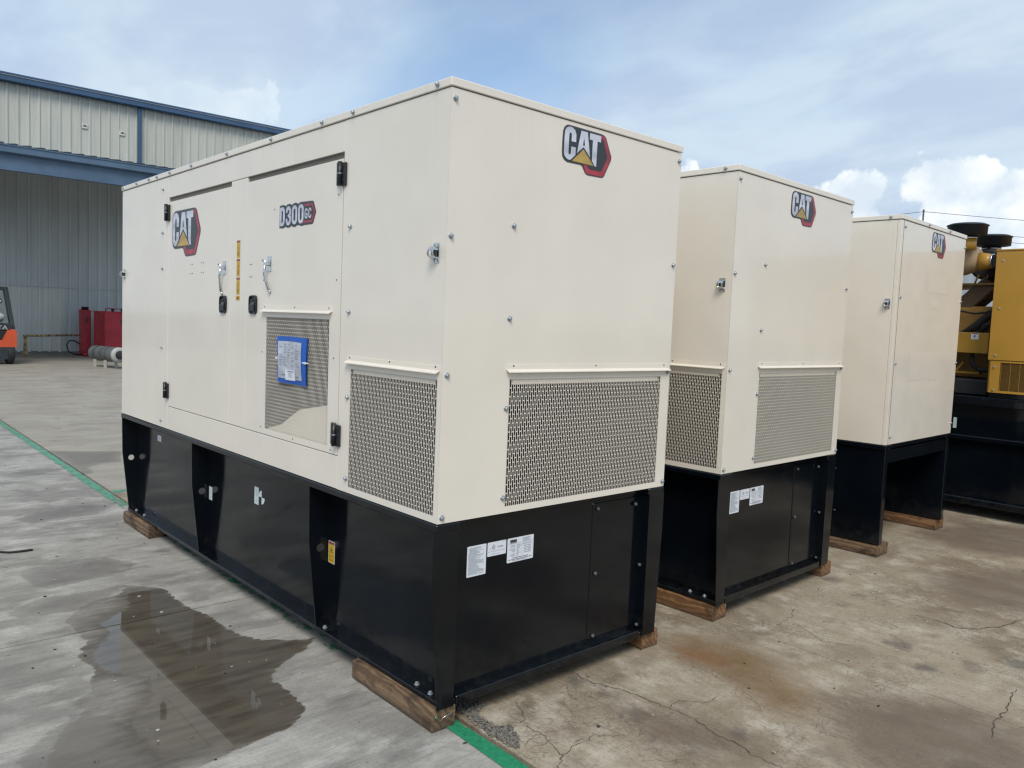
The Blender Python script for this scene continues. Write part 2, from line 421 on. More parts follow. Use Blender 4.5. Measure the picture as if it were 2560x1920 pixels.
def grow(pts, k):
    cx = sum(p[0] for p in pts)/len(pts); cy = sum(p[1] for p in pts)/len(pts)
    n = len(pts); out = []
    for i in range(n):
        a, b = Vector(pts[i-1]), Vector(pts[(i+1) % n]); d = (b-a).normalized(); nr = Vector((-d.y, d.x))
        out.append((pts[i][0]+nr.x*k, pts[i][1]+nr.y*k))
    return out
def cat_decal(face, tf, name, parent):
    d = Decal(face)
    g = lambda L_: [tf(p) for p in L_]
    d.pg(g(OUT), d_edge, 0)
    d.pg(g(grow(OUT, -.0035)), d_blk, 1)
    d.pg(g(RED), d_red, 2); d.pg(g(INN), d_blk, 3)
    d.pg(g(LC), d_sil, 4); d.pg(g(LA), d_sil, 4, hole=g(LAH)); d.pg(g(LT), d_sil, 4); d.pg(g(TRI), d_gold, 4)
    return d.obj(name, parent=parent)

def model_decal(parent):
    d = Decal(side)
    OU = [(1.374, 2.032), (1.373, 2.141), (1.353, 2.144), (1.32, 2.142), (1.306, 2.135), (1.295, 2.143), (1.263, 2.144), (1.242, 2.136), (1.228, 2.143), (1.2, 2.144), (1.179, 2.136), (1.159, 2.143), (1.125, 2.142), (1.036, 2.139), (1.026, 2.134), (1.001, 2.086), (1.027, 2.036), (1.037, 2.031), (1.113, 2.031), (1.14, 2.028), (1.161, 2.032), (1.181, 2.036), (1.209, 2.028), (1.23, 2.030), (1.245, 2.037), (1.26, 2.030), (1.287, 2.029), (1.309, 2.036), (1.33, 2.029)]
    d.pg(OU, d_edge, 0); d.pg([(p[0], 2.086+(p[1]-2.086)*.95) for p in OU], d_blk, 1)
    d.pg([(1.131, 2.129), (1.036, 2.129), (1.008, 2.086), (1.036, 2.041), (1.134, 2.041)], d_red, 2)
    d.pg([(1.131, 2.119), (1.044, 2.119), (1.025, 2.086), (1.044, 2.052), (1.131, 2.052)], d_blk, 3)
    z0, z1 = 2.041, 2.132
    def ring(u0, u1, zz0, zz1, wd, r):
        s = -1
        return wd
    # D (u runs leftwards: larger u is further left on the panel)
    d.pg([(1.367, z1), (1.330, z1), (1.316, z1-.012), (1.313, z1-.03), (1.313, z0+.03), (1.316, z0+.012), (1.330, z0), (1.367, z0)], d_sil, 4,
         hole=[(1.349, z1-.016), (1.336, z1-.018), (1.333, z1-.028), (1.333, z0+.028), (1.336, z0+.018), (1.349, z0+.016)])
    def zero(u0, u1):
        w_ = u0-u1; c = (u0+u1)/2
        o = arc(c, z1-.022, w_/2, .022, 0, 180)+arc(c, z0+.022, w_/2, .022, 180, 360)
        h = arc(c, z1-.026, w_*.16, .010, 0, 180)+arc(c, z0+.026, w_*.16, .010, 180, 360)
        d.pg(o, d_sil, 4, hole=h)
    zero(1.240, 1.184); zero(1.175, 1.120)
    # 3
    c = 1.275; zc = (z0+z1)/2
    top = [(2*c-u, v) for u, v in arc(c, z1-.018, .018, .018*.62, 185, 0, 8)] if False else None
    pts = [(1.293, z1-.030), (1.293, z1-.018), (1.286, z1-.010), (1.275, z1-.008), (1.263, z1-.012), (1.257, z1-.022), (1.258, z1-.036), (1.266, zc+.002), (1.276, zc),
           (1.266, zc-.002), (1.257, z0+.036), (1.256, z0+.022), (1.262, z0+.012), (1.274, z0+.008), (1.287, z0+.010), (1.294, z0+.020), (1.294, z0+.032)]
    d.stroke(pts, .0185, d_sil, 4)
    # small G and C
    for u0, u1, g in ((1.109, 1.080, 1), (1.072, 1.044, 0)):
        c = (u0+u1)/2; w_ = (u0-u1)/2-.0042; a, b = 2.060, 2.108
        pts = [(c-w_, b-.017), (c-w_, b-.010)] + [(2*c-x, y) for x, y in arc(c, b-.010, -w_, .006, 0, -180, 6)] if False else \
              [(c-w_, b-.016), (c-w_, b-.009), (c-w_*.6, b-.005), (c, b-.004), (c+w_*.6, b-.005), (c+w_, b-.010), (c+w_, a+.010), (c+w_*.6, a+.005), (c, a+.004), (c-w_*.6, a+.005), (c-w_, a+.010)]
        pts += [(c-w_, a+.021), (c+.001, a+.021)] if g else [(c-w_, a+.016)]
        d.stroke(pts, .0085, d_sil, 4)
    return d.obj('model_decal', parent=parent)

# ------------------------------------------------------------------ generator-set pieces
def hexbolt_mesh():
    b = MB(); b.lathe([(.0115, 0), (.0115, .0022), (.0105, .003)], (0, 0, 0), (0, 0, 1), zinc, 14, False)
    b.lathe([(.0082, .003), (.0082, .0095), (.0068, .0112)], (0, 0, 0), (0, 0, 1), zinc, 6, False)
    return b.mesh('bolt')
BOLT = hexbolt_mesh()
bb_ = MB(); bb_.lathe([(.0115, 0), (.0115, .0022)], (0, 0, 0), (0, 0, 1), black, 14, False); bb_.lathe([(.0082, .0022), (.0082, .0095), (.007, .011)], (0, 0, 0), (0, 0, 1), silg, 6, False)
BOLTB = bb_.mesh('bolt')
def bolt(parent, p, axis, me=None, sc=1.0):
    o = link('bolt', me or BOLT, parent, p)
    o.rotation_euler = Vector(axis).to_track_quat('Z', 'Y').to_euler(); o.scale = (sc,)*3
    return o
AX = {'s': (-1, 0, 0), 'e': (0, -1, 0), 'u': (0, 0, 1)}

def grille(parent, face, u0, v0, u1, v1, name='grille'):
    b = MB(); pu, pv, gap, sw = .01087, .0361, .0042, .0081
    n = max(2, round((u1-u0)/pu)); pu = (u1-u0)/n; bw = pu-sw
    k = b.mi(beige); th = .0005
    def q(p):
        f = b.bm.faces.new([b.bm.verts.new(face(*c)) for c in p]); f.material_index = k
    for i in range(n+1):
        uc = u0+i*pu; a, c = uc-bw/2, uc+bw/2
        q([(a, v0, 0), (c, v0, 0), (c, v1, 0), (a, v1, 0)])
        q([(a, v0, 0), (a, v1, 0), (a, v1, -th), (a, v0, -th)]); q([(c, v0, 0), (c, v1, 0), (c, v1, -th), (c, v0, -th)])
    for i in range(n):
        a = u0+i*pu+bw/2; c = u0+(i+1)*pu-bw/2
        v = v1-(.014 if i % 2 else .032)
        q([(a, v1-.0005, 0), (c, v1-.0005, 0), (c, v1+.001, 0), (a, v1+.001, 0)])
        while v > v0+.004:
            q([(a, v-gap, 0), (c, v-gap, 0), (c, v, 0), (a, v, 0)])
            q([(a, v, 0), (c, v, 0), (c, v, -th), (a, v, -th)]); q([(a, v-gap, 0), (c, v-gap, 0), (c, v-gap, -th), (a, v-gap, -th)])
            v -= pv
    return b.obj(name, parent=parent)

def frame_panel(name, parent, face, u0, v0, u1, v1, hole=None, th=.028, m=None, holes2=None):
    """sheet panel as a slab behind the face, with at most one rectangular opening"""
    b = MB(); m = m or beige
    def slab(a, c, e, f_):
        p, q = Vector(face(a, c, 0)), Vector(face(e, f_, -th))
        lo = Vector((min(p.x, q.x), min(p.y, q.y), min(p.z, q.z))); hi = Vector((max(p.x, q.x), max(p.y, q.y), max(p.z, q.z)))
        b.box(lo, hi, m, .0016 if hole is None else 0)
    if hole is None: slab(u0, v0, u1, v1)
    else:
        a, c, e, f_ = hole; th = .0025
        slab(u0, v0, a, v1); slab(e, v0, u1, v1); slab(a, v0, e, c); slab(a, f_, e, v1)
    return b.obj(name, parent=parent)

def rain_hood(parent, face, u0, u1, z0, z1, name='rain_hood'):
    """folded drip rail above a grille: flat flange with a lip turned outwards"""
    b = MB(); k = b.mi(beige)
    prof = [(z1, .0), (z1, .003), (z0+.012, .003), (z0+.004, .020), (z0, .021), (z0, .019), (z0+.010, .0)]
    A = [b.bm.verts.new(face(u0, v, o)) for v, o in prof]; B = [b.bm.verts.new(face(u1, v, o)) for v, o in prof]
    n = len(prof)
    for i in range(n): b.bm.faces.new((A[i], A[(i+1) % n], B[(i+1) % n], B[i])).material_index = k
    b.bm.faces.new(A); b.bm.faces.new(B)
    h = b.obj(name, parent=parent)
    r = MB()
    for t in (.035, .5, .965):
        u = u0+(u1-u0)*t
        p = face(u, (z0+z1)/2+.010, .003); q = face(u, (z0+z1)/2+.010, .0045)
        r.lathe([(.0042, 0), (.003, (Vector(q)-Vector(p)).length)], p, Vector(q)-Vector(p), dk_p, 8)
    r.obj('rivet', parent=h, kind='stuff')
    return h

def hinge(parent, yc, z0, z1, flip=1):
    b = MB()
    b.box((-.012, yc-.038, z0), (.0, yc-.003, z1-.006), plast, .004)
    b.box((-.012, yc+.003, z0+.004), (.0, yc+.040, z1), plast, .004)
    b.tube([(-.016, yc, z0+.002), (-.016, yc, z1-.002)], .0105, plast, 10)
    h = b.obj('hinge', parent=parent)
    c = MB(); c.lathe([(.0115, 0), (.0115, .004)], (-.016, yc, (z0+z1)/2-.002), (0, 0, 1), zinc, 10); c.obj('hinge_pin_collar', parent=h)
    s = MB()
    for z in (z0+.022, z1-.022): s.lathe([(.006, 0), (.004, .003)], (-.012, yc-.021*flip, z), (-1, 0, 0), plast, 8)
    s.obj('hinge_screw', parent=h)
    return h
def paddle_latch(parent, yc, z0, z1):
    hw = .046
    b = MB()
    pts = []
    for cy, cz, a0 in ((yc-hw+.018, z1-.016, 90), (yc-hw+.018, z0+.016, 180), (yc+hw-.018, z0+.016, 270), (yc+hw-.018, z1-.016, 0)):
        for a in (0, 45, 90):
            t = R(a0+a); pts.append((-.0005, cy+.018*(-1 if False else 1)*math.cos(t)*(1), cz+.016*math.sin(t)))
    outer = []
    for a in range(24):
        t = 2*math.pi*a/24; c, s_ = math.cos(t), math.sin(t)
        e = 5.0
        r = 1/((abs(c)**e+abs(s_)**e)**(1/e))
        outer.append((yc+hw*r*c, (z0+z1)/2+(z1-z0)/2*r*s_))
    inn = [(yc+(p[0]-yc)*.80, (z0+z1)/2+(p[1]-(z0+z1)/2)*.86) for p in outer]
    A = [b.bm.verts.new((0, *p)) for p in outer]; B = [b.bm.verts.new((-.010, yc+(p[0]-yc)*.96, (z0+z1)/2+(p[1]-(z0+z1)/2)*.97)) for p in outer]
    C = [b.bm.verts.new((-.009, *p)) for p in inn]; D = [b.bm.verts.new((-.002, *p)) for p in inn]
    k = b.mi(plast)
    for X, Y in ((A, B), (B, C), (C, D)):
        for i in range(24): b.bm.faces.new((X[i], X[(i+1) % 24], Y[(i+1) % 24], Y[i])).material_index = k
    b.bm.faces.new(D).material_index = k
    h = b.obj('latch', parent=parent)
    p = MB(); p.box((-.014, yc-.030, z0+.014), (-.004, yc+.030, z0+.052), plast, .004); p.box((-.008, yc-.033, z1-.044), (-.003, yc+.033, z1-.02), rub, .003)
    p.obj('latch_paddle', parent=h)
    q = MB(); q.box((-.011, yc-.018, (z0+z1)/2-.012), (-.004, yc+.018, (z0+z1)/2+.012), silg, .003); q.obj('latch_lock', parent=h)
    return h
def stay_lever(parent, yc, z1, zend, dy):
    b = MB(); b.box((-.003, yc-.022, z1-.078), (0, yc+.022, z1), chrome, .001)
    b.box((-.026, yc-.016, z1-.05), (-.003, yc+.016, z1-.028), chrome, .004)
    h = b.obj('hold_open_bracket', parent=parent)
    c = MB(); c.tube([(-.022, yc+.008, z1-.038), (-.024, yc+.012, z1-.085), (-.018, yc+.012+dy*.35, z1-.12), (-.010, yc+dy, zend+.01)], .0065, chrome, 8)
    c.tube([(-.022, yc+.004, z1-.03), (-.026, yc+.026, z1-.022)], .006, chrome, 8)
    c.lathe([(.011, 0), (.011, .007)], (-.002, yc+dy, zend), (-1, 0, 0), chrome, 10)
    c.obj('hold_open_rod', parent=h)
    return h
def draw_clamp(parent, yc, z0, z1):
    """bright steel pocket clamp near the vertical edge"""
    b = MB(); b.box((-.003, yc-.019, z0), (0, yc+.019, z1), chrome, .001)
    zm = (z0+z1)/2
    pts = [(-.003, z1-.012), (-.020, z1-.017), (-.030, z1-.030), (-.032, zm), (-.030, zm-.012), (-.018, z0+.018), (-.003, z0+.013)]
    for i in range(len(pts)-1):
        (x0, a), (x1, c) = pts[i], pts[i+1]
        if i in (2, 3): 
            for s_ in (-1, 1):
                b.bar((x0, yc+s_*.0145, a), (x1, yc+s_*.0145, c), .007, .003, chrome, 0, (1, 0, 0))
        else: b.bar((x0, yc, a), (x1, yc, c), .036, .003, chrome, 0, (1, 0, 0))
    h = b.obj('draw_clamp', parent=parent)
    c = MB(); c.box((-.020, yc-.012, zm-.014), (-.004, yc+.012, zm+.010), fgrey, .003); c.obj('clamp_hook', parent=h)
    d = MB()
    for z in (z0+.007, z1-.007):
        for s_ in (-.010, .010): d.lathe([(.0045, 0), (.0035, .0025)], (-.003, yc+s_, z), (-1, 0, 0), zinc, 8)
    d.obj('clamp_rivet', parent=h)
    return h

def sticker(parent, face, u0, v0, u1, v1, kind, name='sticker'):
    """small printed labels; u0 is the left edge as you read it"""
    d = Decal(face); sg = 1 if u1 > u0 else -1; wd = abs(u1-u0); hg = v1-v0
    U = lambda t: u0+sg*wd*t
    V = lambda t: v0+hg*t
    def line(a, b, y, th=.012, m=grey_p): d.rect(U(a), V(y-th/2), U(b), V(y+th/2), m, 1)
    if kind == 'text':
        d.rrect(u0, v0, u1, v1, .004, white)
        r = random.Random(3)
        y = .93
        while y > .05:
            line(.07 if r.random() > .3 else .12, .45+.47*r.random(), y, .011); y -= .0305
    elif kind == 'ul':
        d.rrect(u0, v0, u1, v1, .004, white)
        d.stroke([(U(.33)+sg*.0072*math.cos(R(a)), V(.62)+.0095*math.sin(R(a))) for a in range(0, 360, 20)], .0016, dk_p, 1, True)
        for txt, a, b, s_, in (('UL', .255, .555, .0115), ('c', .135, .50, .012), ('US LISTED', .52, .55, .0085)):
            for pg in text_polys(txt, s_): d.pg([(U(a)+sg*p[0]*.86, V(b)+p[1]) for p in pg], dk_p, 1)
        line(.04, .95, .33, .02); line(.22, .66, .14, .02); line(.8, .97, .93, .02)
    elif kind == 'spec':
        d.rrect(u0, v0, u1, v1, .004, white)
        for i in range(7): d.rect(U(.10+i*.036), V(.84), U(.133+i*.036), V(.935-.012*(i % 2)), dk_p, 1)
        d.rect(U(.10), V(.82), U(.352), V(.86), dk_p, 1); d.rect(U(.10), V(.775), U(.352), V(.81), grey_p, 1)
        for i in range(5): line(.57, .90-.05*(i % 3), .93-.035*i, .012)
        line(.03, .97, .755, .006); d.rect(U(.555), V(.24), U(.562), V(.75), grey_p, 1)
        r = random.Random(5)
        for i in range(13):
            y = .70-.038*i
            line(.30-.24*r.random(), .30, y); line(.35, .40+.12*r.random(), y)
        line(.58, .94, .70); line(.58, .90, .67)
        for i in range(5): line(.63, .74, .60-.07*i, .018, dk_p); line(.76, .90, .60-.07*i, .018, dk_p)
        line(.2, .8, .17, .02, dk_p); line(.05, .95, .11, .02, dk_p); line(.2, .75, .06, .015, dk_p)
    elif kind == 'warn':        # yellow hazard label: red head, triangle, book
        d.rrect(u0, v0, u1, v1, .004, white); d.rect(U(.05), V(.02), U(.95), V(.84), yel_l, 1); d.rect(U(.05), V(.85), U(.95), V(.975), org_l, 1)
        d.stroke([(U(.5), V(.76)), (U(.17), V(.52)), (U(.83), V(.52))], .0028, dk_p, 2, True); d.rect(U(.42), V(.56), U(.58), V(.66), dk_p, 2)
        line(.08, .92, .475, .012, dk_p)
        d.stroke([(U(.2), V(.12)), (U(.2), V(.36)), (U(.5), V(.32)), (U(.8), V(.36)), (U(.8), V(.12)), (U(.5), V(.15))], .0026, dk_p, 2, True); d.rect(U(.49), V(.15), U(.51), V(.32), dk_p, 2)
    elif kind == 'strip':       # tall yellow hazard strip with two pictograms
        d.rect(u0, v0, u1, v1, yel_l, 0); d.rect(U(0), V(.88), U(1), V(1), org_l, 1)
        d.stroke([(U(.5), V(.80)), (U(.2), V(.62)), (U(.8), V(.62))], .0028, dk_p, 1, True); line(.25, .75, .56, .012, dk_p); line(.0, 1, .5, .012, dk_p)
        d.stroke([(U(.25), V(.12)), (U(.25), V(.40)), (U(.75), V(.40)), (U(.75), V(.12))], .0026, dk_p, 1, True); d.rect(U(.38), V(.18), U(.62), V(.32), org_l, 1)
    elif kind == 'plain': d.rect(u0, v0, u1, v1, white, 0); d.rect(U(.55), V(.2), U(.62), V(.8), grey_p, 1)
    elif kind == 'mint':
        d.rrect(u0, v0, u1, v1, .004, mint); d.rrect(U(.14), V(.06), U(.86), V(.94), .003, white, 1); d.rect(U(.3), V(.44), U(.7), V(.85), mint, 2); d.rect(U(.3), V(.14), U(.7), V(.34), mint, 2)
    return d.obj(name, parent=parent)

def make_genset(variant, label, loc, rz):
    t = thing('generator_set', label, 'generator', loc, rz, 'beige enclosed generator sets in a row')
    A = variant == 'vented'
    z0, zr = ZC, Zm(2.473)
    # lining seen through seams and grilles
    b = MB(); b.box((.085, .085, z0+.01), (GW-.045, GL-.045, zr-.002), dark); [b.box((.029, y-.02, z0+.01), (.084, y+.02, zr-.002), dark) for y in (.756, 1.76, 1.962, 2.952)]; b.box((.030, .030, z0-.0), (GW-.03, GL-.03, z0+.009), dark); b.obj('inner_lining', parent=t)
    if A:
        for lo, hi in (((1.332, .0035, z0+.01), (1.369, .084, Zm(1.46))), ((.29, .0035, z0+.01), (.335, .084, Zm(1.46))), ((.0035, .664, z0+.01), (.028, .72, Zm(1.46))), ((.0035, .012, z0+.01), (.084, .026, Zm(1.46)))):
            b = MB(); b.box(lo, hi, dark); b.obj('grille_baffle', parent=t)  # dark boxes added so the beige inner walls read black through the slots
    # end panel facing the yard
    gE = (.342, Zm(.870), 1.327, Zm(1.391)); gS = (.031, Zm(.870), .659, Zm(1.391)); gD = (.858, Zm(1.027), 1.501, Zm(1.602))
    ep = frame_panel('end_panel', t, end, .0, z0, GW, zr-.004, gE if A else None)
    if A:
        grille(ep, end, *gE); rain_hood(ep, end, .320, 1.384, Zm(1.420), Zm(1.452))
        q = MB(); q.box((.36, .004, gE[3]-.022), (1.31, .007, gE[3]+.002), beige); q.obj('grille_backing', parent=ep)
    # long side
    near = frame_panel('side_panel', t, side, .0035 if A else .030, z0, .756, zr-.004, gS if A else None)
    if A:
        grille(near, side, *gS); rain_hood(near, side, .016, .690, Zm(1.416), Zm(1.446))
        q = MB(); q.box((.004, .05, gS[3]-.018), (.007, .64, gS[3]+.002), beige); q.obj('grille_backing', parent=near)
    dz0, dz1 = Zm(.996), Zm(2.308)
    frame_panel('header_panel', t, side, .760, Zm(2.337), 2.952, zr-.004)
    frame_panel('sill_panel', t, side, .760, z0, 2.952, dz0-.0045)
    frame_panel('door_pillar', t, side, 1.757, dz0, 1.965, Zm(2.337)-.003)
    frame_panel('corner_panel', t, side, 2.956, z0, GL, zr-.004)
    # weather strips in the slots above the doors
    for a, c in ((.760, 1.752), (1.970, 2.952)):
        q = MB(); q.box((.010, a, dz1-.004), (.026, c, Zm(2.337)+.004), mat('brush_strip', (.16, .15, .13), .9)); q.obj('weather_strip', parent=t)
    d2 = frame_panel('door', t, side, .761, dz0, 1.752, dz1, gD if A else None, th=.026)
    d1 = frame_panel('door', t, side, 1.970, dz0, 2.950, dz1, None, th=.026)
    if A:
        grille(d2, side, *gD); rain_hood(d2, side, .832, 1.548, Zm(1.628), Zm(1.660))
        q = MB(); q.prism([(.012, 1.49, gD[1]-.005), (.012, .84, gD[1]-.005), (.012, .84, Zm(1.215)), (.012, 1.15, Zm(1.16)), (.012, 1.34, Zm(1.065)), (.012, 1.49, Zm(1.03))], (.003, 0, 0), beige); q.obj('grille_backing', parent=d2)
    hinge(d2, .766, Zm(1.037), Zm(1.141)); hinge(d2, .766, Zm(2.187), Zm(2.294))
    hinge(d1, 2.960, Zm(1.045), Zm(1.150), -1); hinge(d1, 2.960, Zm(2.187), Zm(2.297), -1)
    paddle_latch(d2, 1.660, Zm(1.613), Zm(1.713)); paddle_latch(d1, 2.055, Zm(1.611), Zm(1.712))
    stay_lever(d2, 1.477, Zm(1.910), Zm(1.730), -.012); stay_lever(d1, 2.046, Zm(1.906), Zm(1.724), .028)
    draw_clamp(near, .060, Zm(1.832), Zm(1.907)); draw_clamp(t, 3.862, Zm(1.832), Zm(1.907))
    # rivets and drilled holes, a few millimetres each
    for par, pts in ((d2, [(.80, 2.155), (.80, 1.78), (.81, 1.43), (1.43, 2.14), (1.545, 1.79), (1.55, 1.42), (1.55, 1.03), (1.19, 1.012), (.82, 1.012), (1.71, 1.875), (1.69, 1.875), (1.71, 1.81), (1.69, 1.81)]),
                     (d1, [(2.56, 1.90), (2.53, 1.90), (2.56, 1.845), (2.53, 1.845), (2.39, 1.905), (2.36, 1.905), (2.39, 1.848), (2.36, 1.848)])):
        r = MB()
        for y, z in pts: r.lathe([(.0038, 0), (.0028, .0016)], (-.0002, y, Zm(z)), (-1, 0, 0), dk_p, 7)
        r.obj('rivet', parent=par, kind='stuff')
    # roof
    b = MB(); b.box((-.006, -.006, zr), (GW+.006, 3.235, ZT), beige, .003); b.box((-.006, 3.240, zr), (GW+.006, GL+.006, ZT-.001), beige, .003)
    rf = b.obj('roof', parent=t)
    b = MB(); b.box((.010, .010, zr-.006), (GW-.010, GL-.010, zr+.004), dark); b.obj('roof_gasket', parent=t)
    for y in (.078, .680, .95, 1.47, 2.02, 2.55, 2.92, 3.16, 3.32, 3.58, 3.89): bolt(rf, (-.006, y, Zm(2.490)), AX['s'])
    for x in (.22, .54, .88, 1.18): bolt(rf, (x, .02, ZT), AX['u'], sc=.8)
    if not A:
        for x in (.52, .98): bolt(rf, (x, -.006, Zm(2.489)), AX['e'])
    # other faces, plain
    frame_panel('end_panel', t, lambda u, v, o=0: (u, GL+o, v), .030, z0, GW-.030, zr-.004)
    frame_panel('side_panel', t, lambda u, v, o=0: (GW+o, u, v), .030, z0, GL, zr-.004)
    # bolts of the end and of the near side panel
    eb = [(.018, 2.432), (.018, 1.932), (.022, 1.411), (.020, .866), (1.382, 2.430), (1.378, 1.932), (1.380, 1.412), (1.384, .869), (.330, 2.003), (.326, 1.636)]
    eb = eb+[(.326, 1.274), (.327, .907)] if A else [(.065, 2.425), (.065, 1.92), (.065, 1.44), (.065, .90), (1.382, 2.40), (1.380, 1.95), (1.380, 1.44), (1.384, .93)]
    for x, z in eb: bolt(ep, (x, 0, Zm(z)), AX['e'])
    if A:
        for y, z in ((.690, 2.008), (.684, 1.639), (.678, 1.266), (.676, .905)): bolt(near, (0, y, Zm(z)), AX['s'])
    for y, z in ((3.056, 2.40), (3.056, 2.12), (3.060, 1.889), (3.062, 1.373), (3.068, .889)): bolt(t, (0, y, Zm(z)), AX['s'])
    if not A:
        b = MB(); b.box((.040, -.0008, z0+.002), (.044, .001, zr-.006), dk_p); b.obj('panel_seam', parent=t)
    # logo on the end and on the left door
    cat_decal(end, lambda p: p if A else (.62+(p[0]-.58)*1.0, p[1]-.002), 'logo_decal', t)
    if A:
        k = .476/.311
        cat_decal(side, lambda p: (2.885-(p[0]-.58)*k, 2.085+(p[1]-CZ)*k), 'logo_decal', d1)
        model_decal(d2)
        for v0, v1, kd in ((1.915, 2.009, 'strip'), (1.815, 1.909, 'strip'), (1.716, 1.809, 'strip'), (1.685, 1.710, 'plainy')):
            if kd == 'strip': sticker(t, side, 1.884, Zm(v0), 1.840, Zm(v1), 'strip', 'hazard_sticker')
            else:
                d = Decal(side); d.rect(1.890, Zm(v0), 1.838, Zm(v1), yel_l); d.rect(1.875, Zm(v0)+.006, 1.862, Zm(v1)-.006, dk_p, 1); d.rect(1.856, Zm(v0)+.005, 1.846, Zm(v1)-.004, org_l, 1); d.obj('hazard_sticker', parent=t)
    else:
        for u0, v0, u1, v1 in ((.60, 1.98, 1.02, 2.11), (.66, 1.86, .90, 1.93), (.34, 1.30, .98, 1.52)): d = Decal(end); d.rect(u0, v0, u1, v1, mat('beige_pale_patch', (.806, .742, .644), .40, coat=.55, coat_rough=.09), 0); d.obj('label_residue', parent=ep)  # slightly paler rectangles on the plain end panel
    # ---------------- base tank
    base(t, A)
    return t

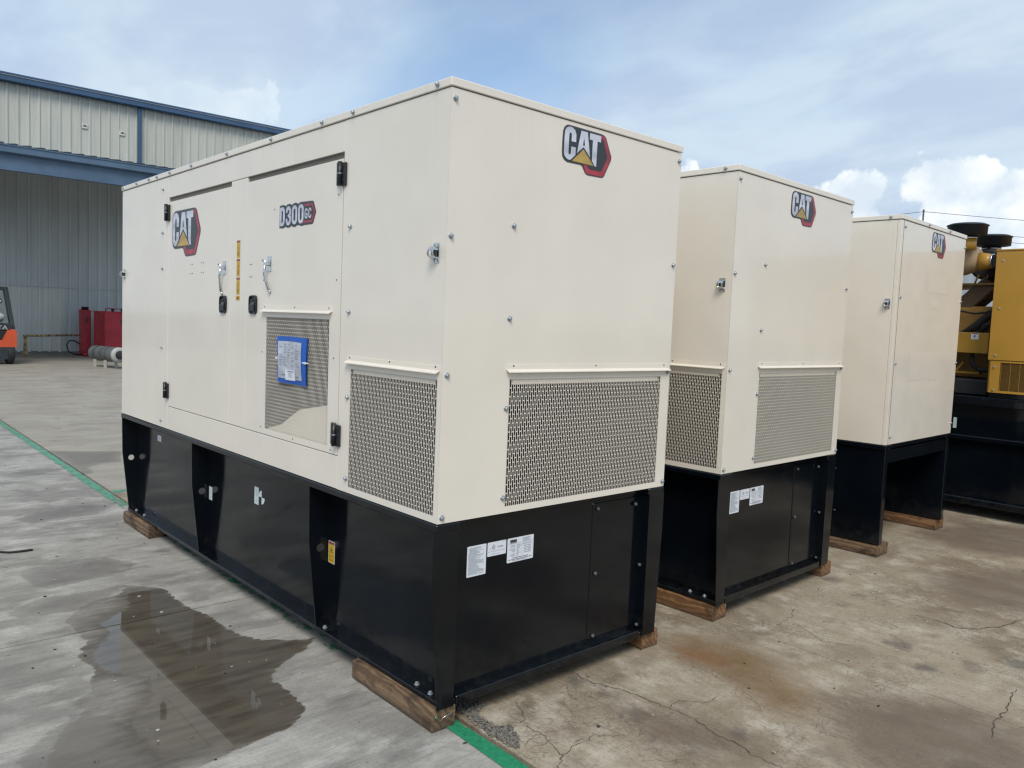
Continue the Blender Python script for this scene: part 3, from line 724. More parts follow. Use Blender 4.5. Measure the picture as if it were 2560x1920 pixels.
def base(t, A):
    zt = ZC-.004; rd = .106; re = .050
    k = black
    if A:
        b = MB(); b.box((rd, re, ZB+.016), (GW-rd, GL-.004, zt-.004), k, .002); b.obj('fuel_tank', parent=t)
        # end door of the tank
        b = MB(); b.box((.935, re-.004, Zm(.15)), (1.262, re+.002, Zm(.80)), k, .003); dr = b.obj('tank_door', parent=t)
        for x, z in ((.956, .774), (.958, .466), (.961, .165)): bolt(dr, (x+.008, re-.004, Zm(z)), AX['e'], BOLTB)
        for x, z in ((1.248, .765), (1.302, .454), (1.302, .150)): bolt(t, (x-.018, re-.012, Zm(z)), AX['e'], BOLTB)
    # top rim
    for q0, q1 in ((-.004, rd+.01), (GW-rd-.01, GW+.004)):
        b = MB(); b.box((q0, -.003, Zm(.808)), (q1, GL+.004, zt), k, .004); b.obj('base_rim', parent=t)
    b = MB(); b.box((rd+.011, .004 if not A else re-.006, Zm(.812)), (GW-rd-.011, re+.02, zt), k, .002); b.obj('base_rim', parent=t)
    if A:
        for q0, q1 in (((GW-rd-.02, .006, ZB), (GW-.045, GL, ZB+.020)), ((rd+.021, .004, ZB-.008), (GW-rd-.021, re+.03, Zm(.130))), ((.045, .006, ZB), (rd+.02, GL-.0, ZB+.020))):
            b = MB(); b.box(q0, q1, k, .003); br = b.obj('base_rail', parent=t)
        # tapered side gussets, each with a lifting hole
        for gy in (1.009, 2.515, GL-.008):
            for mir in (0, 1):
                X = (lambda x: GW-x) if mir else (lambda x: x)
                cz, cx, r = Zm(.503), .066, .021
                pts = [(X(0), gy, Zm(.808)), (X(.004), gy, Zm(.55)), (X(.050), gy, ZB+.020), (X(rd+.002), gy, ZB+.020), (X(rd+.002), gy, Zm(.808))]
                hl = [(X(cx+r*math.cos(2*math.pi*i/16)), gy, cz+r*math.sin(2*math.pi*i/16)) for i in range(16)]
                g = MB()
                for dy in (0.0, .006): g.poly([(p[0], p[1]+dy, p[2]) for p in pts], k, [[(p[0], p[1]+dy, p[2]) for p in hl]])
                def wall(lp):
                    for i in range(len(lp)):
                        p, q = lp[i], lp[(i+1) % len(lp)]
                        g.bm.faces.new([g.bm.verts.new(c) for c in (p, q, (q[0], q[1]+.006, q[2]), (p[0], p[1]+.006, p[2]))]).material_index = 0
                wall(pts); wall(hl)
                g.obj('gusset', parent=t)
        # corner plates on the end
        for mir in (0, 1):
            X = (lambda x: GW-x) if mir else (lambda x: x)
            o = .012 if mir else .0
            g = MB(); g.prism([(X(-.018+o), -.002, Zm(.812)), (X(-.018+o), -.002, Zm(.62)), (X(.028-o), -.002, ZB), (X(.108), -.002, ZB), (X(.108), -.002, Zm(.812))], (0, .006, 0), k)
            g.prism([(X(.104), .002, ZB), (X(.104), re+.01, ZB), (X(.104), re+.01, Zm(.80)), (X(.104), .002, Zm(.80))], (.004*(-1 if mir else 1), 0, 0), k)
            g.obj('corner_plate', parent=t)
        # ledge bolts
        for y, x in ((.20, .075), (.10, .070), (.96, .072), (3.80, .07), (3.62, .07)):
            bolt(br, (x, y, ZB+.020), AX['u'])
        # stickers on the base
        for u0, v0, u1, v1, kd in ((.165, .608, .262, .733, 'text'), (.272, .676, .371, .733, 'ul'), (.382, .630, .530, .733, 'spec')):
            sticker(t, lambda u, v, o=0: (u, re-o, v), u0+.028, Zm(v0)-.032+.010, u1+.032, Zm(v1)-.032+.012, kd, 'data_sticker')
        sw = lambda u, v, o=0: (rd-o, u, v)
        sticker(t, sw, 3.455, Zm(.690), 3.380, Zm(.732), 'plain')
        sticker(t, sw, 1.846, Zm(.552), 1.788, Zm(.651), 'mint')
        d = Decal(sw); cy, cz, r = 1.752, Zm(.602), .038
        d.pg([(cy, cz)]+[(cy+r*math.cos(R(a)), cz+r*math.sin(R(a))) for a in range(0, 91, 15)], white)
        d.pg([(cy, cz)]+[(cy+r*math.cos(R(a)), cz+r*math.sin(R(a))) for a in range(180, 271, 15)], white)
        d.obj('centre_of_gravity_sticker', parent=t)
        sticker(t, sw, 1.003, Zm(.428), .942, Zm(.536), 'warn', 'hazard_sticker')
        sticker(t, sw, 2.502, Zm(.450), 2.450, Zm(.534), 'mint')
    else:
        # skirt of two side walls, open at the end
        for mir in (0, 1):
            X = (lambda x: GW-x) if mir else (lambda x: x)
            g = MB(); x0, x1 = sorted((X(.012), X(.072)))
            g.box((x0, .0, ZB), (x1, GL, Zm(.806)), k, .004)
            g.obj('skirt_wall', parent=t)
        g = MB(); g.box((.075, .01, Zm(.70)), (GW-.075, .05, Zm(.80)), k, .003); g.obj('skirt_beam', parent=t)
        g = MB(); g.box((.075, 1.9, ZB), (GW-.075, GL-.02, Zm(.80)), k, .003); g.obj('fuel_tank', parent=t)
        b = MB(); b.lathe([(.026, 0), (.026, .012), (.018, .016)], (.012, .38, Zm(.735)), (-1, 0, 0), k, 14); b.obj('drain_plug', parent=t)
        b = MB(); b.lathe([(.008, 0), (.008, .008)], (.012, .36, Zm(.62)), (-1, 0, 0), silg, 8); b.lathe([(.006, 0), (.006, .008)], (.012, .34, Zm(.30)), (-1, 0, 0), silg, 8); b.obj('drain_screw', parent=t)

# ------------------------------------------------------------------ ground: one sheet, concrete slabs with open joints on it
PUD = [(-0.39, 2.451), (-0.242, 2.263), (-0.243, 1.905), (-0.195, 1.7), (-0.181, 1.376), (-0.106, 1.236), (0.104, 1.106), (0.022, 1.023), (-0.118, 0.961), (-0.266, 0.826), (-0.26, 0.673), (-0.278, 0.478), (-0.368, 0.388), (-0.489, 0.377), (-0.634, 0.35), (-0.80, 0.30), (-1.25, 0.50), (-1.074, 0.887), (-0.963, 0.986), (-1.002, 1.081), (-0.906, 1.145), (-0.888, 1.239), (-0.834, 1.332), (-0.85, 1.444), (-0.869, 1.521), (-0.786, 1.701), (-0.805, 2.061), (-0.648, 2.255), (-0.536, 2.296), (-0.457, 2.318)]
FILM = [(-.42, 2.33), (-0.242, 2.263), (-0.243, 1.905), (-0.195, 1.7), (-0.181, 1.376), (-0.106, 1.236), (0.104, 1.106), (0.022, 1.023), (-0.118, 0.961), (-0.266, 0.826), (-0.26, 0.673), (-0.278, 0.478), (-0.368, 0.388), (-0.489, 0.377), (-0.634, 0.35), (-.85, .45), (-.86, .80), (-.72, .98), (-.70, 1.15), (-.80, 1.30), (-.85, 1.48), (-.78, 1.62), (-.68, 1.75), (-.70, 1.93), (-.52, 2.05), (-.47, 2.2)]
DAMPS = [[(-0.841, 3.01), (-0.751, 3.095), (-0.36, 3.124), (-0.216, 2.842), (-0.313, 2.698), (-0.575, 2.649), (-0.74, 2.631), (-0.803, 2.708)],
         [(-0.625, 4.408), (-0.497, 4.526), (-0.232, 4.663), (0.013, 4.639), (0.086, 4.496), (-0.052, 4.301), (-0.269, 4.263), (-0.505, 4.22)],
         [(-1.015, 2.348), (-0.833, 2.477), (-0.603, 2.47), (-0.4, 2.458), (-0.55, 2.255), (-0.704, 2.151), (-0.969, 2.22)],
         [(-0.08, 3.019), (0.027, 3.056), (0.048, 2.998), (0.01, 2.945)],
         [(0.257, 7.615), (0.264, 7.245), (0.245, 6.587), (0.238, 5.939), (0.357, 6.04), (0.384, 6.322), (0.535, 6.489), (0.729, 6.479), (0.93, 7.185), (0.44, 7.443)],
         [(-0.287, 6.353), (-0.206, 6.449), (-0.075, 6.492), (0.071, 6.468), (0.133, 6.285), (-0.099, 6.162), (-0.216, 6.174)],
         [(-1.25, .75), (-1.02, 1.0), (-.9, .9), (-.8, .4), (-.95, .2), (-1.3, .3)]]
RUST = [[(1.60, 0.10), (1.75, -0.08), (1.80, -0.328), (1.649, -0.607), (1.531, -0.80), (1.335, -0.82), (1.283, -0.70), (1.367, -0.503), (1.395, -0.244), (1.422, -0.049)]]
RUST2 = [[(1.507, -0.063), (1.574, -0.193), (1.55, -0.33), (1.478, -0.306), (1.444, -0.16)]]
BROWN = [[(1.562, -0.853), (1.835, -1.012), (1.982, -1.223), (1.947, -1.382), (1.961, -1.48), (1.637, -1.7), (1.173, -1.205), (1.277, -1.035)],
         [(4.112, -0.398), (4.415, -0.609), (4.9, -0.9), (3.664, -1.02), (3.587, -0.743), (3.779, -0.491)],
         [(0.793, -0.36), (0.911, -0.541), (0.915, -0.832), (0.783, -0.78), (0.684, -0.555)], [(5.2, .2), (5.9, .1), (6.4, -.6), (6.2, -1.4), (5.2, -.8), (4.9, -.2)]]
OIL = [(.80, -.01, .055), (.79, -.39, .055), (.684, -.555, .035), (.70, -.41, .03), (.55, -.30, .022), (.80, -.22, .03), (2.5, -.76, .07), (2.3, -.96, .06), (2.75, -1.25, .08), (.98, -.75, .045), (1.45, -1.45, .08), (3.3, .0, .07), (-1.2, .1, .04), (-.9, 3.4, .05)]
def sdf(P, polys):
    best = np.full(len(P), -9.0)
    for poly in polys:
        a = np.array(poly, float); b = np.roll(a, -1, 0)
        dmin = np.full(len(P), 1e9); ins = np.zeros(len(P), bool)
        for p, q in zip(a, b):
            e = q-p; wv = P-p; tt = np.clip((wv@e)/(e@e), 0, 1)
            d = wv-tt[:, None]*e; dmin = np.minimum(dmin, (d**2).sum(1))
            c = ((p[1] > P[:, 1]) != (q[1] > P[:, 1]))
            with np.errstate(divide='ignore', invalid='ignore'):
                xi = (q[0]-p[0])*(P[:, 1]-p[1])/(q[1]-p[1])+p[0]
            ins ^= c & (P[:, 0] < xi)
        d = np.sqrt(dmin); best = np.maximum(best, np.where(ins, d, -d))
    return best
def concrete(name, cd, cl, cw, ax, crack, calm=1.0):
    def fn(t, b):
        p = gpos(t)
        A_ = lambda n: t.n('ShaderNodeAttribute', attribute_name=n).outputs['Fac']
        big = t.noise(p, 1.1, 7, .66, .4); mid = t.noise(t.mul(p, (1, 1, 1)), 5.0, 6, .62)
        st = t.noise(t.mul(p, (2.2, 17, 1) if ax == 'x' else (22, 1.3, 1)), 1.0, 6, .62)
        st2 = t.noise(t.mul(p, (5, 150, 1) if ax == 'x' else (150, 5, 1)), 1.0, 4, .6)
        pep = t.noise(p, 170, 3, .7)
        c = t.mix(t.ss(big, .38, .60), cd, cl)
        c = t.mix(t.m('MULTIPLY', t.ss(t.m('ADD', t.m('MULTIPLY', mid, .55), t.m('MULTIPLY', t.noise(t.mul(p, (1, 1.7, 1) if ax == 'x' else (1.7, 1, 1)), 1.9, 6, .66), .45)), .48, .64), .75*calm), c, cw)
        c = t.mix(t.m('MULTIPLY', t.ss(st, .47, .72), .40*calm if ax == 'x' else .26), c, tuple(x*.62 for x in cd))
        grn = t.noise(p, 62, 4, .7); c = t.mix(t.m('MULTIPLY', t.ss(grn, .50, .66), .30*calm if ax == 'x' else .42), c, tuple(x*.55 for x in cd))
        if ax == 'y':
            pt = t.noise(t.vm('ADD', p, (5.2, 1.1, 0)), 2.6, 8, .72); c = t.mix(t.m('MULTIPLY', t.ss(pt, .53, .62), .38), c, cw)
            pt2 = t.noise(t.vm('ADD', p, (1.2, 7.1, 0)), 1.5, 8, .70); c = t.mix(t.m('MULTIPLY', t.ss(pt2, .52, .62), .36), c, (.17, .13, .09))
        c = t.mix(t.m('MULTIPLY', t.ss(st2, .42, .70), .34 if ax == 'x' else .25), c, tuple(x*.55 for x in cd))
        c = t.mix(t.m('MULTIPLY', t.ss(pep, .52, .75), .28), c, tuple(x*.45 for x in cd))
        c = t.mix(t.m('MULTIPLY', t.ss(t.noise(p, 95, 2), .66, .74), .55), c, tuple(min(.6, x*1.35) for x in cl))
        if ax == 'x':
            gm_ = t.noise(t.vm('ADD', t.mul(p, (.9, 2.3, 1)), (7.3, 2.2, 0)), 1.5, 8, .66)
            c = t.mix(t.m('MULTIPLY', t.ss(gm_, .49, .60), .48*calm), c, tuple(x*.52 for x in cd))
        # oil drips and scattered dark spots
        c = t.mix(t.m('MULTIPLY', t.ss(t.m('ADD', A_('oil'), t.m('MULTIPLY', t.m('SUBTRACT', t.noise(p, 14, 5, .65), .5), .16)), -.03, .04), .62), c, (.085, .078, .070))
        sp_ = t.noise(p, 3.4, 4, .5); spk = t.m('MULTIPLY', t.ss(sp_, .60, .72), .5)
        c = t.mix(spk, c, tuple(x*.5 for x in cd))
        sm = t.n('ShaderNodeTexVoronoi', {'Vector': t.vm('ADD', p, t.mul(t.n('ShaderNodeTexNoise', {'Vector': p, 'Scale': 20.0}).outputs[1], (.03, .06, 0))), 'Scale': 4.5, 'Randomness': 1.0}).outputs[0]
        c = t.mix(t.m('MULTIPLY', t.ss(sm, .05, .02), t.m('MULTIPLY', t.ss(t.noise(p, 1.3, 2), .5, .6), .55)), c, tuple(x*.3 for x in cd))
        if crack:
            wp = t.vm('ADD', p, t.mul(t.n('ShaderNodeTexNoise', {'Vector': p, 'Scale': 9.0, 'Detail': 5.0}).outputs[1], (.12, .12, 0)))
            for sc, wd, amt in ((6.0, .012, .50), (15.0, .025, .50), (34.0, .05, .35)):
                v = t.n('ShaderNodeTexVoronoi', {'Vector': wp, 'Scale': sc}, feature='DISTANCE_TO_EDGE').outputs[0]
                k = t.m('MULTIPLY', t.ss(v, wd, 0.0), t.m('MULTIPLY', t.ss(t.noise(p, 1.9, 4), .44, .58), amt))
                c = t.mix(k, c, tuple(x*.22 for x in cd))
        jag = t.m('ADD', t.m('MULTIPLY', t.m('SUBTRACT', t.noise(t.mul(p, (7, 26, 1) if ax == 'x' else (26, 7, 1)), 1.0, 4, .6), .5), .11), t.m('MULTIPLY', t.m('SUBTRACT', t.noise(p, 5, 3), .5), .10))
        ru = t.m('ADD', A_('rust'), t.m('MULTIPLY', jag, 1.6)); c = t.mix(t.m('MULTIPLY', t.ss(ru, -.16, .14), .78), c, (.170, .100, .040))
        r2 = t.m('ADD', A_('rusty'), jag); c = t.mix(t.m('MULTIPLY', t.ss(r2, -.07, .05), .60), c, (.20, .075, .022))
        br = t.m('ADD', A_('brown'), t.m('MULTIPLY', jag, 2.2)); c = t.mix(t.m('MULTIPLY', t.ss(br, -.18, .12), .78), c, (.135, .098, .070))
        dm = t.m('ADD', A_('damp'), t.m('MULTIPLY', jag, .9)); dk = t.ss(dm, -.006, .012)
        ins = t.ss(A_('damp'), .0, .12, .40, .60)
        c = t.mix(t.m('MULTIPLY', dk, ins), c, (.105, .092, .078))
        wt_ = t.m('ADD', A_('wet'), t.m('MULTIPLY', jag, .55)); wk = t.ss(wt_, -.003, .006)
        wn = t.noise(t.mul(p, (3, 14, 1)), 1.0, 5, .6)
        wc = t.mix(t.ss(wn, .35, .7), (.104, .086, .062), (.058, .048, .036))
        rim = t.ss(t.m('ADD', A_('film'), t.m('MULTIPLY', jag, 2.0)), -.16, .05, .34, .94)
        c = t.mix(t.m('MULTIPLY', wk, rim), c, wc)
        L(t, c, b.inputs['Base Color'])
        film = t.m('MULTIPLY', wk, t.ss(t.m('ADD', A_('film'), t.m('MULTIPLY', jag, .9)), -.012, .03))
        r = t.ss(mid, .3, .7, .72, .92)
        r = t.m('MULTIPLY', r, t.m('SUBTRACT', 1.0, t.m('MULTIPLY', dk, .25)))
        r = t.m('MULTIPLY', r, t.m('SUBTRACT', 1.0, t.m('MULTIPLY', wk, .12)))
        r = t.m('MAXIMUM', t.m('MULTIPLY', r, t.m('SUBTRACT', 1.0, film)), .012)
        L(t, r, b.inputs['Roughness'])
        h = t.m('ADD', t.m('ADD', t.m('MULTIPLY', st2, .6), t.m('MULTIPLY', pep, .5)), t.m('MULTIPLY', mid, .6))
        nb = t.n('ShaderNodeBump', {'Height': h, 'Strength': t.m('MULTIPLY', t.m('SUBTRACT', 1.0, t.m('MAXIMUM', film, t.m('MULTIPLY', wk, .5))), .38), 'Distance': .004}).outputs[0]
        L(t, nb, b.inputs['Normal'])
        b.inputs['Specular IOR Level'].default_value = .4
    return mat(name, cl, .85, fn=fn)
conL = concrete('concrete_grey', (.258, .243, .217), (.380, .360, .324), (.50, .478, .435), 'x', False)
conR = concrete('concrete_warm', (.245, .193, .132), (.365, .308, .228), (.54, .492, .400), 'y', True)
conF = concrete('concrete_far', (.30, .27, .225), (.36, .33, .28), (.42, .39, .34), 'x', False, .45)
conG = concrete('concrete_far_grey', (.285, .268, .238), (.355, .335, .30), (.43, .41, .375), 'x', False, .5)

def f_dirt(t, b):
    n = t.noise(gpos(t), 30, 5, .7)
    L(t, t.mix(n, (.014, .013, .011), (.05, .045, .036)), b.inputs['Base Color'])
gb = MB(); gb.poly([(-900, -900, -.022), (900, -900, -.022), (900, 900, -.022), (-900, 900, -.022)])
ground = gb.obj('ground', mat('ground_dirt', (.06, .055, .045), .95, fn=f_dirt), kind='structure')
JX = lambda y: .165+.013*y
def slab(x0, x1, y0, y1, m, step, hz=0.0):
    nx = max(1, int(round((x1-x0)/step))); ny = max(1, int(round((y1-y0)/step)))
    nx, ny = min(nx, 170), min(ny, 200)
    xs = np.linspace(x0, x1, nx+1); ys = np.linspace(y0, y1, ny+1)
    gx, gy = np.meshgrid(xs, ys); P = np.stack([gx.ravel()+.013*gy.ravel(), gy.ravel()], 1)
    n = len(P); V = np.zeros((n, 3)); V[:, :2] = P; V[:, 2] = hz
    idx = np.arange(n).reshape(ny+1, nx+1)
    F = np.stack([idx[:-1, :-1], idx[:-1, 1:], idx[1:, 1:], idx[1:, :-1]], -1).reshape(-1, 4)
    ring = list(idx[0, :])+list(idx[1:, -1])+list(idx[-1, :-1][::-1])+list(idx[1:-1, 0][::-1])
    low = V[ring].copy(); low[:, 2] -= .030
    V = np.vstack([V, low]); k = len(ring)
    F = [tuple(f) for f in F.tolist()]+[(int(ring[(i+1) % k]), int(ring[i]), n+i, n+(i+1) % k) for i in range(k)]
    me = bpy.data.meshes.new('concrete_slab'); me.from_pydata(V.tolist(), [], F); me.materials.append(m)
    Q = V[:, :2]
    for nm, polys in (('wet', [PUD]), ('film', [FILM]), ('damp', DAMPS), ('rust', RUST), ('rusty', RUST2), ('brown', BROWN), ('oil', None)):
        at = me.attributes.new(nm, 'FLOAT', 'POINT'); at.data.foreach_set('value', (sdf(Q, polys) if polys else np.max([r-np.hypot(Q[:, 0]-cx, Q[:, 1]-cy) for cx, cy, r in OIL], 0)).astype(np.float32))
    return link('concrete_slab', me, ground)
G_ = .009
lx = [(-14, -9.2), (-9.2, -4.6), (-4.6, .165)]
ly = [(-9, -4.3), (-4.3, -1.2), (-1.2, 1.85), (1.85, 4.92), (4.92, 9.7), (9.7, 14.5), (14.5, 21.4), (21.4, 33)]
for x0, x1 in lx:
    for y0, y1 in ly:
        slab(x0+G_*.5, x1-G_, y0+G_*.6, y1-G_*.6, conL if y0 < 9 else conG, .035 if (x1 > 0 and y0 < 6 and y1 > 0) else .4)
rx = [(.165, 2.02), (2.02, 5.60), (5.60, 9.4), (9.4, 15), (15, 24)]
ry = [(-9, -4.2), (-4.2, 4.95), (4.95, 9.7), (9.7, 14.5), (14.5, 21.4), (21.4, 33)]
for i, (x0, x1) in enumerate(rx):
    for y0, y1 in ry:
        slab(x0+(G_*1.4 if i == 0 else .002), x1-.002, y0+G_*.6, y1-G_*.6, conR if y0 < 4.9 else conF, .05 if (i < 2 and y0 < 5 and y1 > 0) else .4)
# worn green lines along the joint
def f_green(t, b):
    p = gpos(t)
    y = t.n('ShaderNodeSeparateXYZ', {0: p}).outputs[1]
    n = t.noise(t.mul(p, (16, 9, 1)), 1.0, 6, .70); n2 = t.noise(p, 60, 3, .6)
    worn = t.m('ADD', t.ss(y, -.1, .9, .42, .545), t.ss(y, 4.0, 5.2, 0.0, -.085))
    k = t.ss(t.m('SUBTRACT', t.m('ADD', t.m('MULTIPLY', n, .75), t.m('MULTIPLY', n2, .25)), worn), -.035, .035)
    c = t.mix(t.ss(n2, .35, .7), (.018, .20, .095), (.028, .27, .13))
    c = t.mix(t.ss(y, 2.0, 6.0), c, (.10, .30, .20))
    L(t, c, b.inputs['Base Color']); b.inputs['Roughness'].default_value = .55
    tr_ = t.n('ShaderNodeBsdfTransparent'); mx = t.n('ShaderNodeMixShader', {0: k, 1: tr_.outputs[0], 2: b.outputs[0]})
    out = [x for x in t.t.nodes if x.type == 'OUTPUT_MATERIAL'][0]; L(t, mx.outputs[0], out.inputs[0])
green = mat('green_line_paint', (.03, .25, .12), .5, fn=f_green)
gl = MB(); ys = np.linspace(-3.5, 13, 120); wob = [(random.uniform(-.006, .006), random.uniform(-.002, .002)) for _ in ys]
for i in range(len(ys)-1):
    q = [(JX(ys[j])-.086+wob[j][0], JX(ys[j])-.012+wob[j][1]) for j in (i, i+1)]
    gl.poly([(q[0][0], ys[i], .003), (q[0][1], ys[i], .003), (q[1][1], ys[i+1], .003), (q[1][0], ys[i+1], .003)])
gl.obj('painted_line', green, kind='structure')
gl = MB(); gl.poly([(JX(5)+.02, 4.99, .003), (9, 4.99, .003), (9, 5.085, .003), (JX(5)+.02, 5.085, .003)]); gl.obj('painted_line', green, kind='structure')
# cracks in the right-hand slabs
crk = mat('crack_dark', (.065, .054, .042), .95)
CRW = .55
CR = [([(0.859, 0.043), (0.849, -0.084), (0.893, -0.17), (0.927, -0.309), (0.93, -0.442), (0.94, -0.563), (0.906, -0.686), (0.902, -0.803), (0.886, -0.867), (0.889, -0.979), (.87, -1.2)], .006),
      ([(3.044, -0.615), (3.06, -0.749), (3.025, -0.861), (3.12, -0.949), (3.3, -1.023), (3.516, -1.06)], .010), ([(2.405, -1.342), (2.322, -1.331), (2.115, -1.373), (1.96, -1.37), (1.792, -1.413)], .008),
      ([(0.448, 0.011), (0.421, -0.066), (0.379, -0.134), (0.331, -0.155)], .005), ([(0.379, -0.134), (0.452, -0.177), (0.5, -0.253), (0.581, -0.361), (.6, -.5)], .003),
      ([(0.34, -0.162), (0.342, -0.226), (0.35, -0.281), (0.327, -0.346), (0.311, -0.38), (0.306, -0.421), (0.256, -0.457), (0.232, -0.468), (.2, -.52)], .006),
      ([(0.31, -0.418), (0.37, -0.403), (0.464, -0.405), (0.515, -0.385), (0.56, -0.44), (.62, -.47)], .004), ([(0.239, -0.278), (0.283, -0.266), (0.332, -0.279)], .004),
      ([(0.862, 0.056), (0.80, 0.10)], .004), ([(.93, -.44), (1.02, -.42), (1.12, -.52), (1.2, -.5)], .004), ([(2.30, -.30), (2.2, -.5), (2.28, -.62)], .004), ([(2.62, .0), (2.55, -.12), (2.42, -.2), (2.2, -.22)], .004)]
for pts, wd in CR:
    P = [Vector(p) for p in pts]; Q = []
    for a, b in zip(P, P[1:]):
        n = max(2, int((b-a).length/.018))
        for i in range(n): Q.append(a.lerp(b, i/n)+Vector((random.gauss(0, .0045), random.gauss(0, .0045))))
    Q.append(P[-1]); mb = MB(); n = len(Q); vs = []
    for i in range(n):
        d = (Q[min(i+1, n-1)]-Q[max(i-1, 0)]).normalized(); nr = Vector((-d.y, d.x))*wd*.5*CRW*random.uniform(.45, 1.25)*(1 if 0 < i < n-1 else .15)
        vs.append((mb.bm.verts.new((Q[i].x+nr.x, Q[i].y+nr.y, .0025)), mb.bm.verts.new((Q[i].x-nr.x, Q[i].y-nr.y, .0025))))
    for i in range(n-1): mb.bm.faces.new((vs[i][0], vs[i+1][0], vs[i+1][1], vs[i][1]))
    mb.obj('crack', crk, ground)
# broken concrete with loose gravel beside the green line
def inpoly(p, poly): return sdf(np.array([p]), [poly])[0]
GRAV = [(0.213, 0.121), (0.328, 0.103), (0.323, 0.064), (0.244, 0.002), (0.244, -0.101), (0.292, -0.138), (0.255, -0.232), (0.201, -0.283), (0.189, -0.239), (0.192, -0.088), (0.203, 0.008)]
def f_grav(t, b):
    p = gpos(t); n = t.noise(p, 90, 4, .7); L(t, t.mix(t.ss(n, .35, .65), (.05, .045, .038), (.27, .25, .21)), b.inputs['Base Color']); L(t, t.bump(n, .8, .006), b.inputs['Normal'])
gm = mat('gravel', (.2, .18, .15), .9, fn=f_grav)
mb = MB(); mb.poly([(x, y, .003) for x, y in GRAV], gm)
cnt = 0
while cnt < 420:
    p = (random.uniform(.17, .35), random.uniform(-.30, .14))
    dd_ = inpoly(p, GRAV)
    if dd_ > -.012+random.random()*.01:
        r = bmesh.ops.create_icosphere(mb.bm, subdivisions=1, radius=random.uniform(.002, .0062))
        for v in r['verts']: v.co = Vector((v.co.x*random.uniform(.7, 1.3)+p[0], v.co.y*random.uniform(.7, 1.3)+p[1], v.co.z*.8+.004))
        cnt += 1
mb.obj('gravel', gm, kind='stuff')
# scattered grit, leaf crumbs and pebbles
gt = mat('grit', (.16, .14, .11), .9, fn=lambda t, b: L(t, t.mix(t.ss(t.noise(gpos(t), 11, 2), .4, .6), (.03, .026, .02), (.45, .42, .36)), b.inputs['Base Color']))
mb = MB(); n = 0
while n < 520:
    x, y = random.uniform(-1.6, 5), random.uniform(-2, 7)
    if (0 < x < 1.4 and 0 < y < 4) or (y > 1 and x > .3): continue
    r = bmesh.ops.create_icosphere(mb.bm, subdivisions=1, radius=random.choice((.002, .003, .003, .0045, .006)))
    a, c = random.uniform(.6, 2.2), random.uniform(.6, 1.6)
    for v in r['verts']: v.co = Vector((v.co.x*a+x, v.co.y*c+y, v.co.z*.6+.002))
    n += 1
mb.obj('grit', gt, kind='stuff')

# ------------------------------------------------------------------ warehouse behind, with its canopy
wh = thing('warehouse', 'long metal warehouse with blue eave trim and deep blue canopy', 'building', (3.3, 28.4, 0), R(-1.5))
def sheet_mesh(z0, z1, m):
    b = MB(); k = b.mi(m); wd = .914; prof = []
    for i in range(3):
        x = i*.3047
        prof += [(x, 0), (x+.110, 0), (x+.128, -.042), (x+.177, -.042), (x+.195, 0)]
        
    prof += [(wd-.0015, 0)]
    lo = [b.bm.verts.new((x, y, z0)) for x, y in prof]; hi = [b.bm.verts.new((x, y, z1)) for x, y in prof]
    for i in range(len(prof)-1): b.bm.faces.new((lo[i], lo[i+1], hi[i+1], hi[i])).material_index = k
    for i in range(3):      # small stiffening pleats
        for dx in (.03, .08, .225, .275):
            x = i*.3047+dx
            b.box((x-.004, -.005, z0), (x+.004, .0, z1), m)
    return b.mesh('wall_sheet')
shU, shL, shP = sheet_mesh(2.26, 8.80, sheet_w), sheet_mesh(.06, 2.25, sheet_g), sheet_mesh(.06, 2.25, sheet_p)
shM = sheet_mesh(2.26, 6.55, sheet_g); shU = sheet_mesh(6.56, 8.82, sheet_w)
for i in range(-9, 26):
    x = i*.914
    link('wall_sheet', shU, wh, (x, 0, 0)); link('wall_sheet', shM, wh, (x, .004, 0)); link('wall_sheet', shP if -2 <= i <= 1 else shL, wh, (x, -.006 if -2 <= i <= 1 else .004, 0))
b = MB(); b.box((-8.4, -.02, 0), (24, .3, .09), mat('kerb_concrete', (.25, .24, .22), .9, fn=f_metal(.3, 5))); b.obj('base_kerb', parent=wh)
b = MB(); b.box((-8.4, -.26, 8.80), (24, .05, 9.06), trim, .02); b.box((-8.4, -.29, 9.0), (24, -.255, 9.07), trim, .01); b.obj('eave_gutter', parent=wh)
b = MB(); b.prism([(-8.4, -.28, 9.06), (-8.4, 14, 10.6), (-8.4, 14, 10.4), (-8.4, -.28, 8.98)], (32.4, 0, 0), roofm); b.obj('roof', parent=wh)
b = MB(); b.box((-8.4, .25, .05), (24, 14, 8.9), sheet_w); b.obj('wall', parent=wh)
b = MB(); b.box((4.12, -.14, 6.2), (4.245, -.034, 8.79), trim, .01); b.obj('downpipe', parent=wh)
for x, z in ((2.36, 7.86), (3.55, 7.84)):
    b = MB(); b.box((x-.02, -.04, z-.10), (x+.16, -.033, z+.05), sheet_p); b.box((x+.02, -.044, z-.045), (x+.14, -.041, z+.0), rusty); b.box((x+.05, -.047, z-.02), (x+.11, -.045, z+.015), dk_p); b.obj('vent_patch', parent=wh)
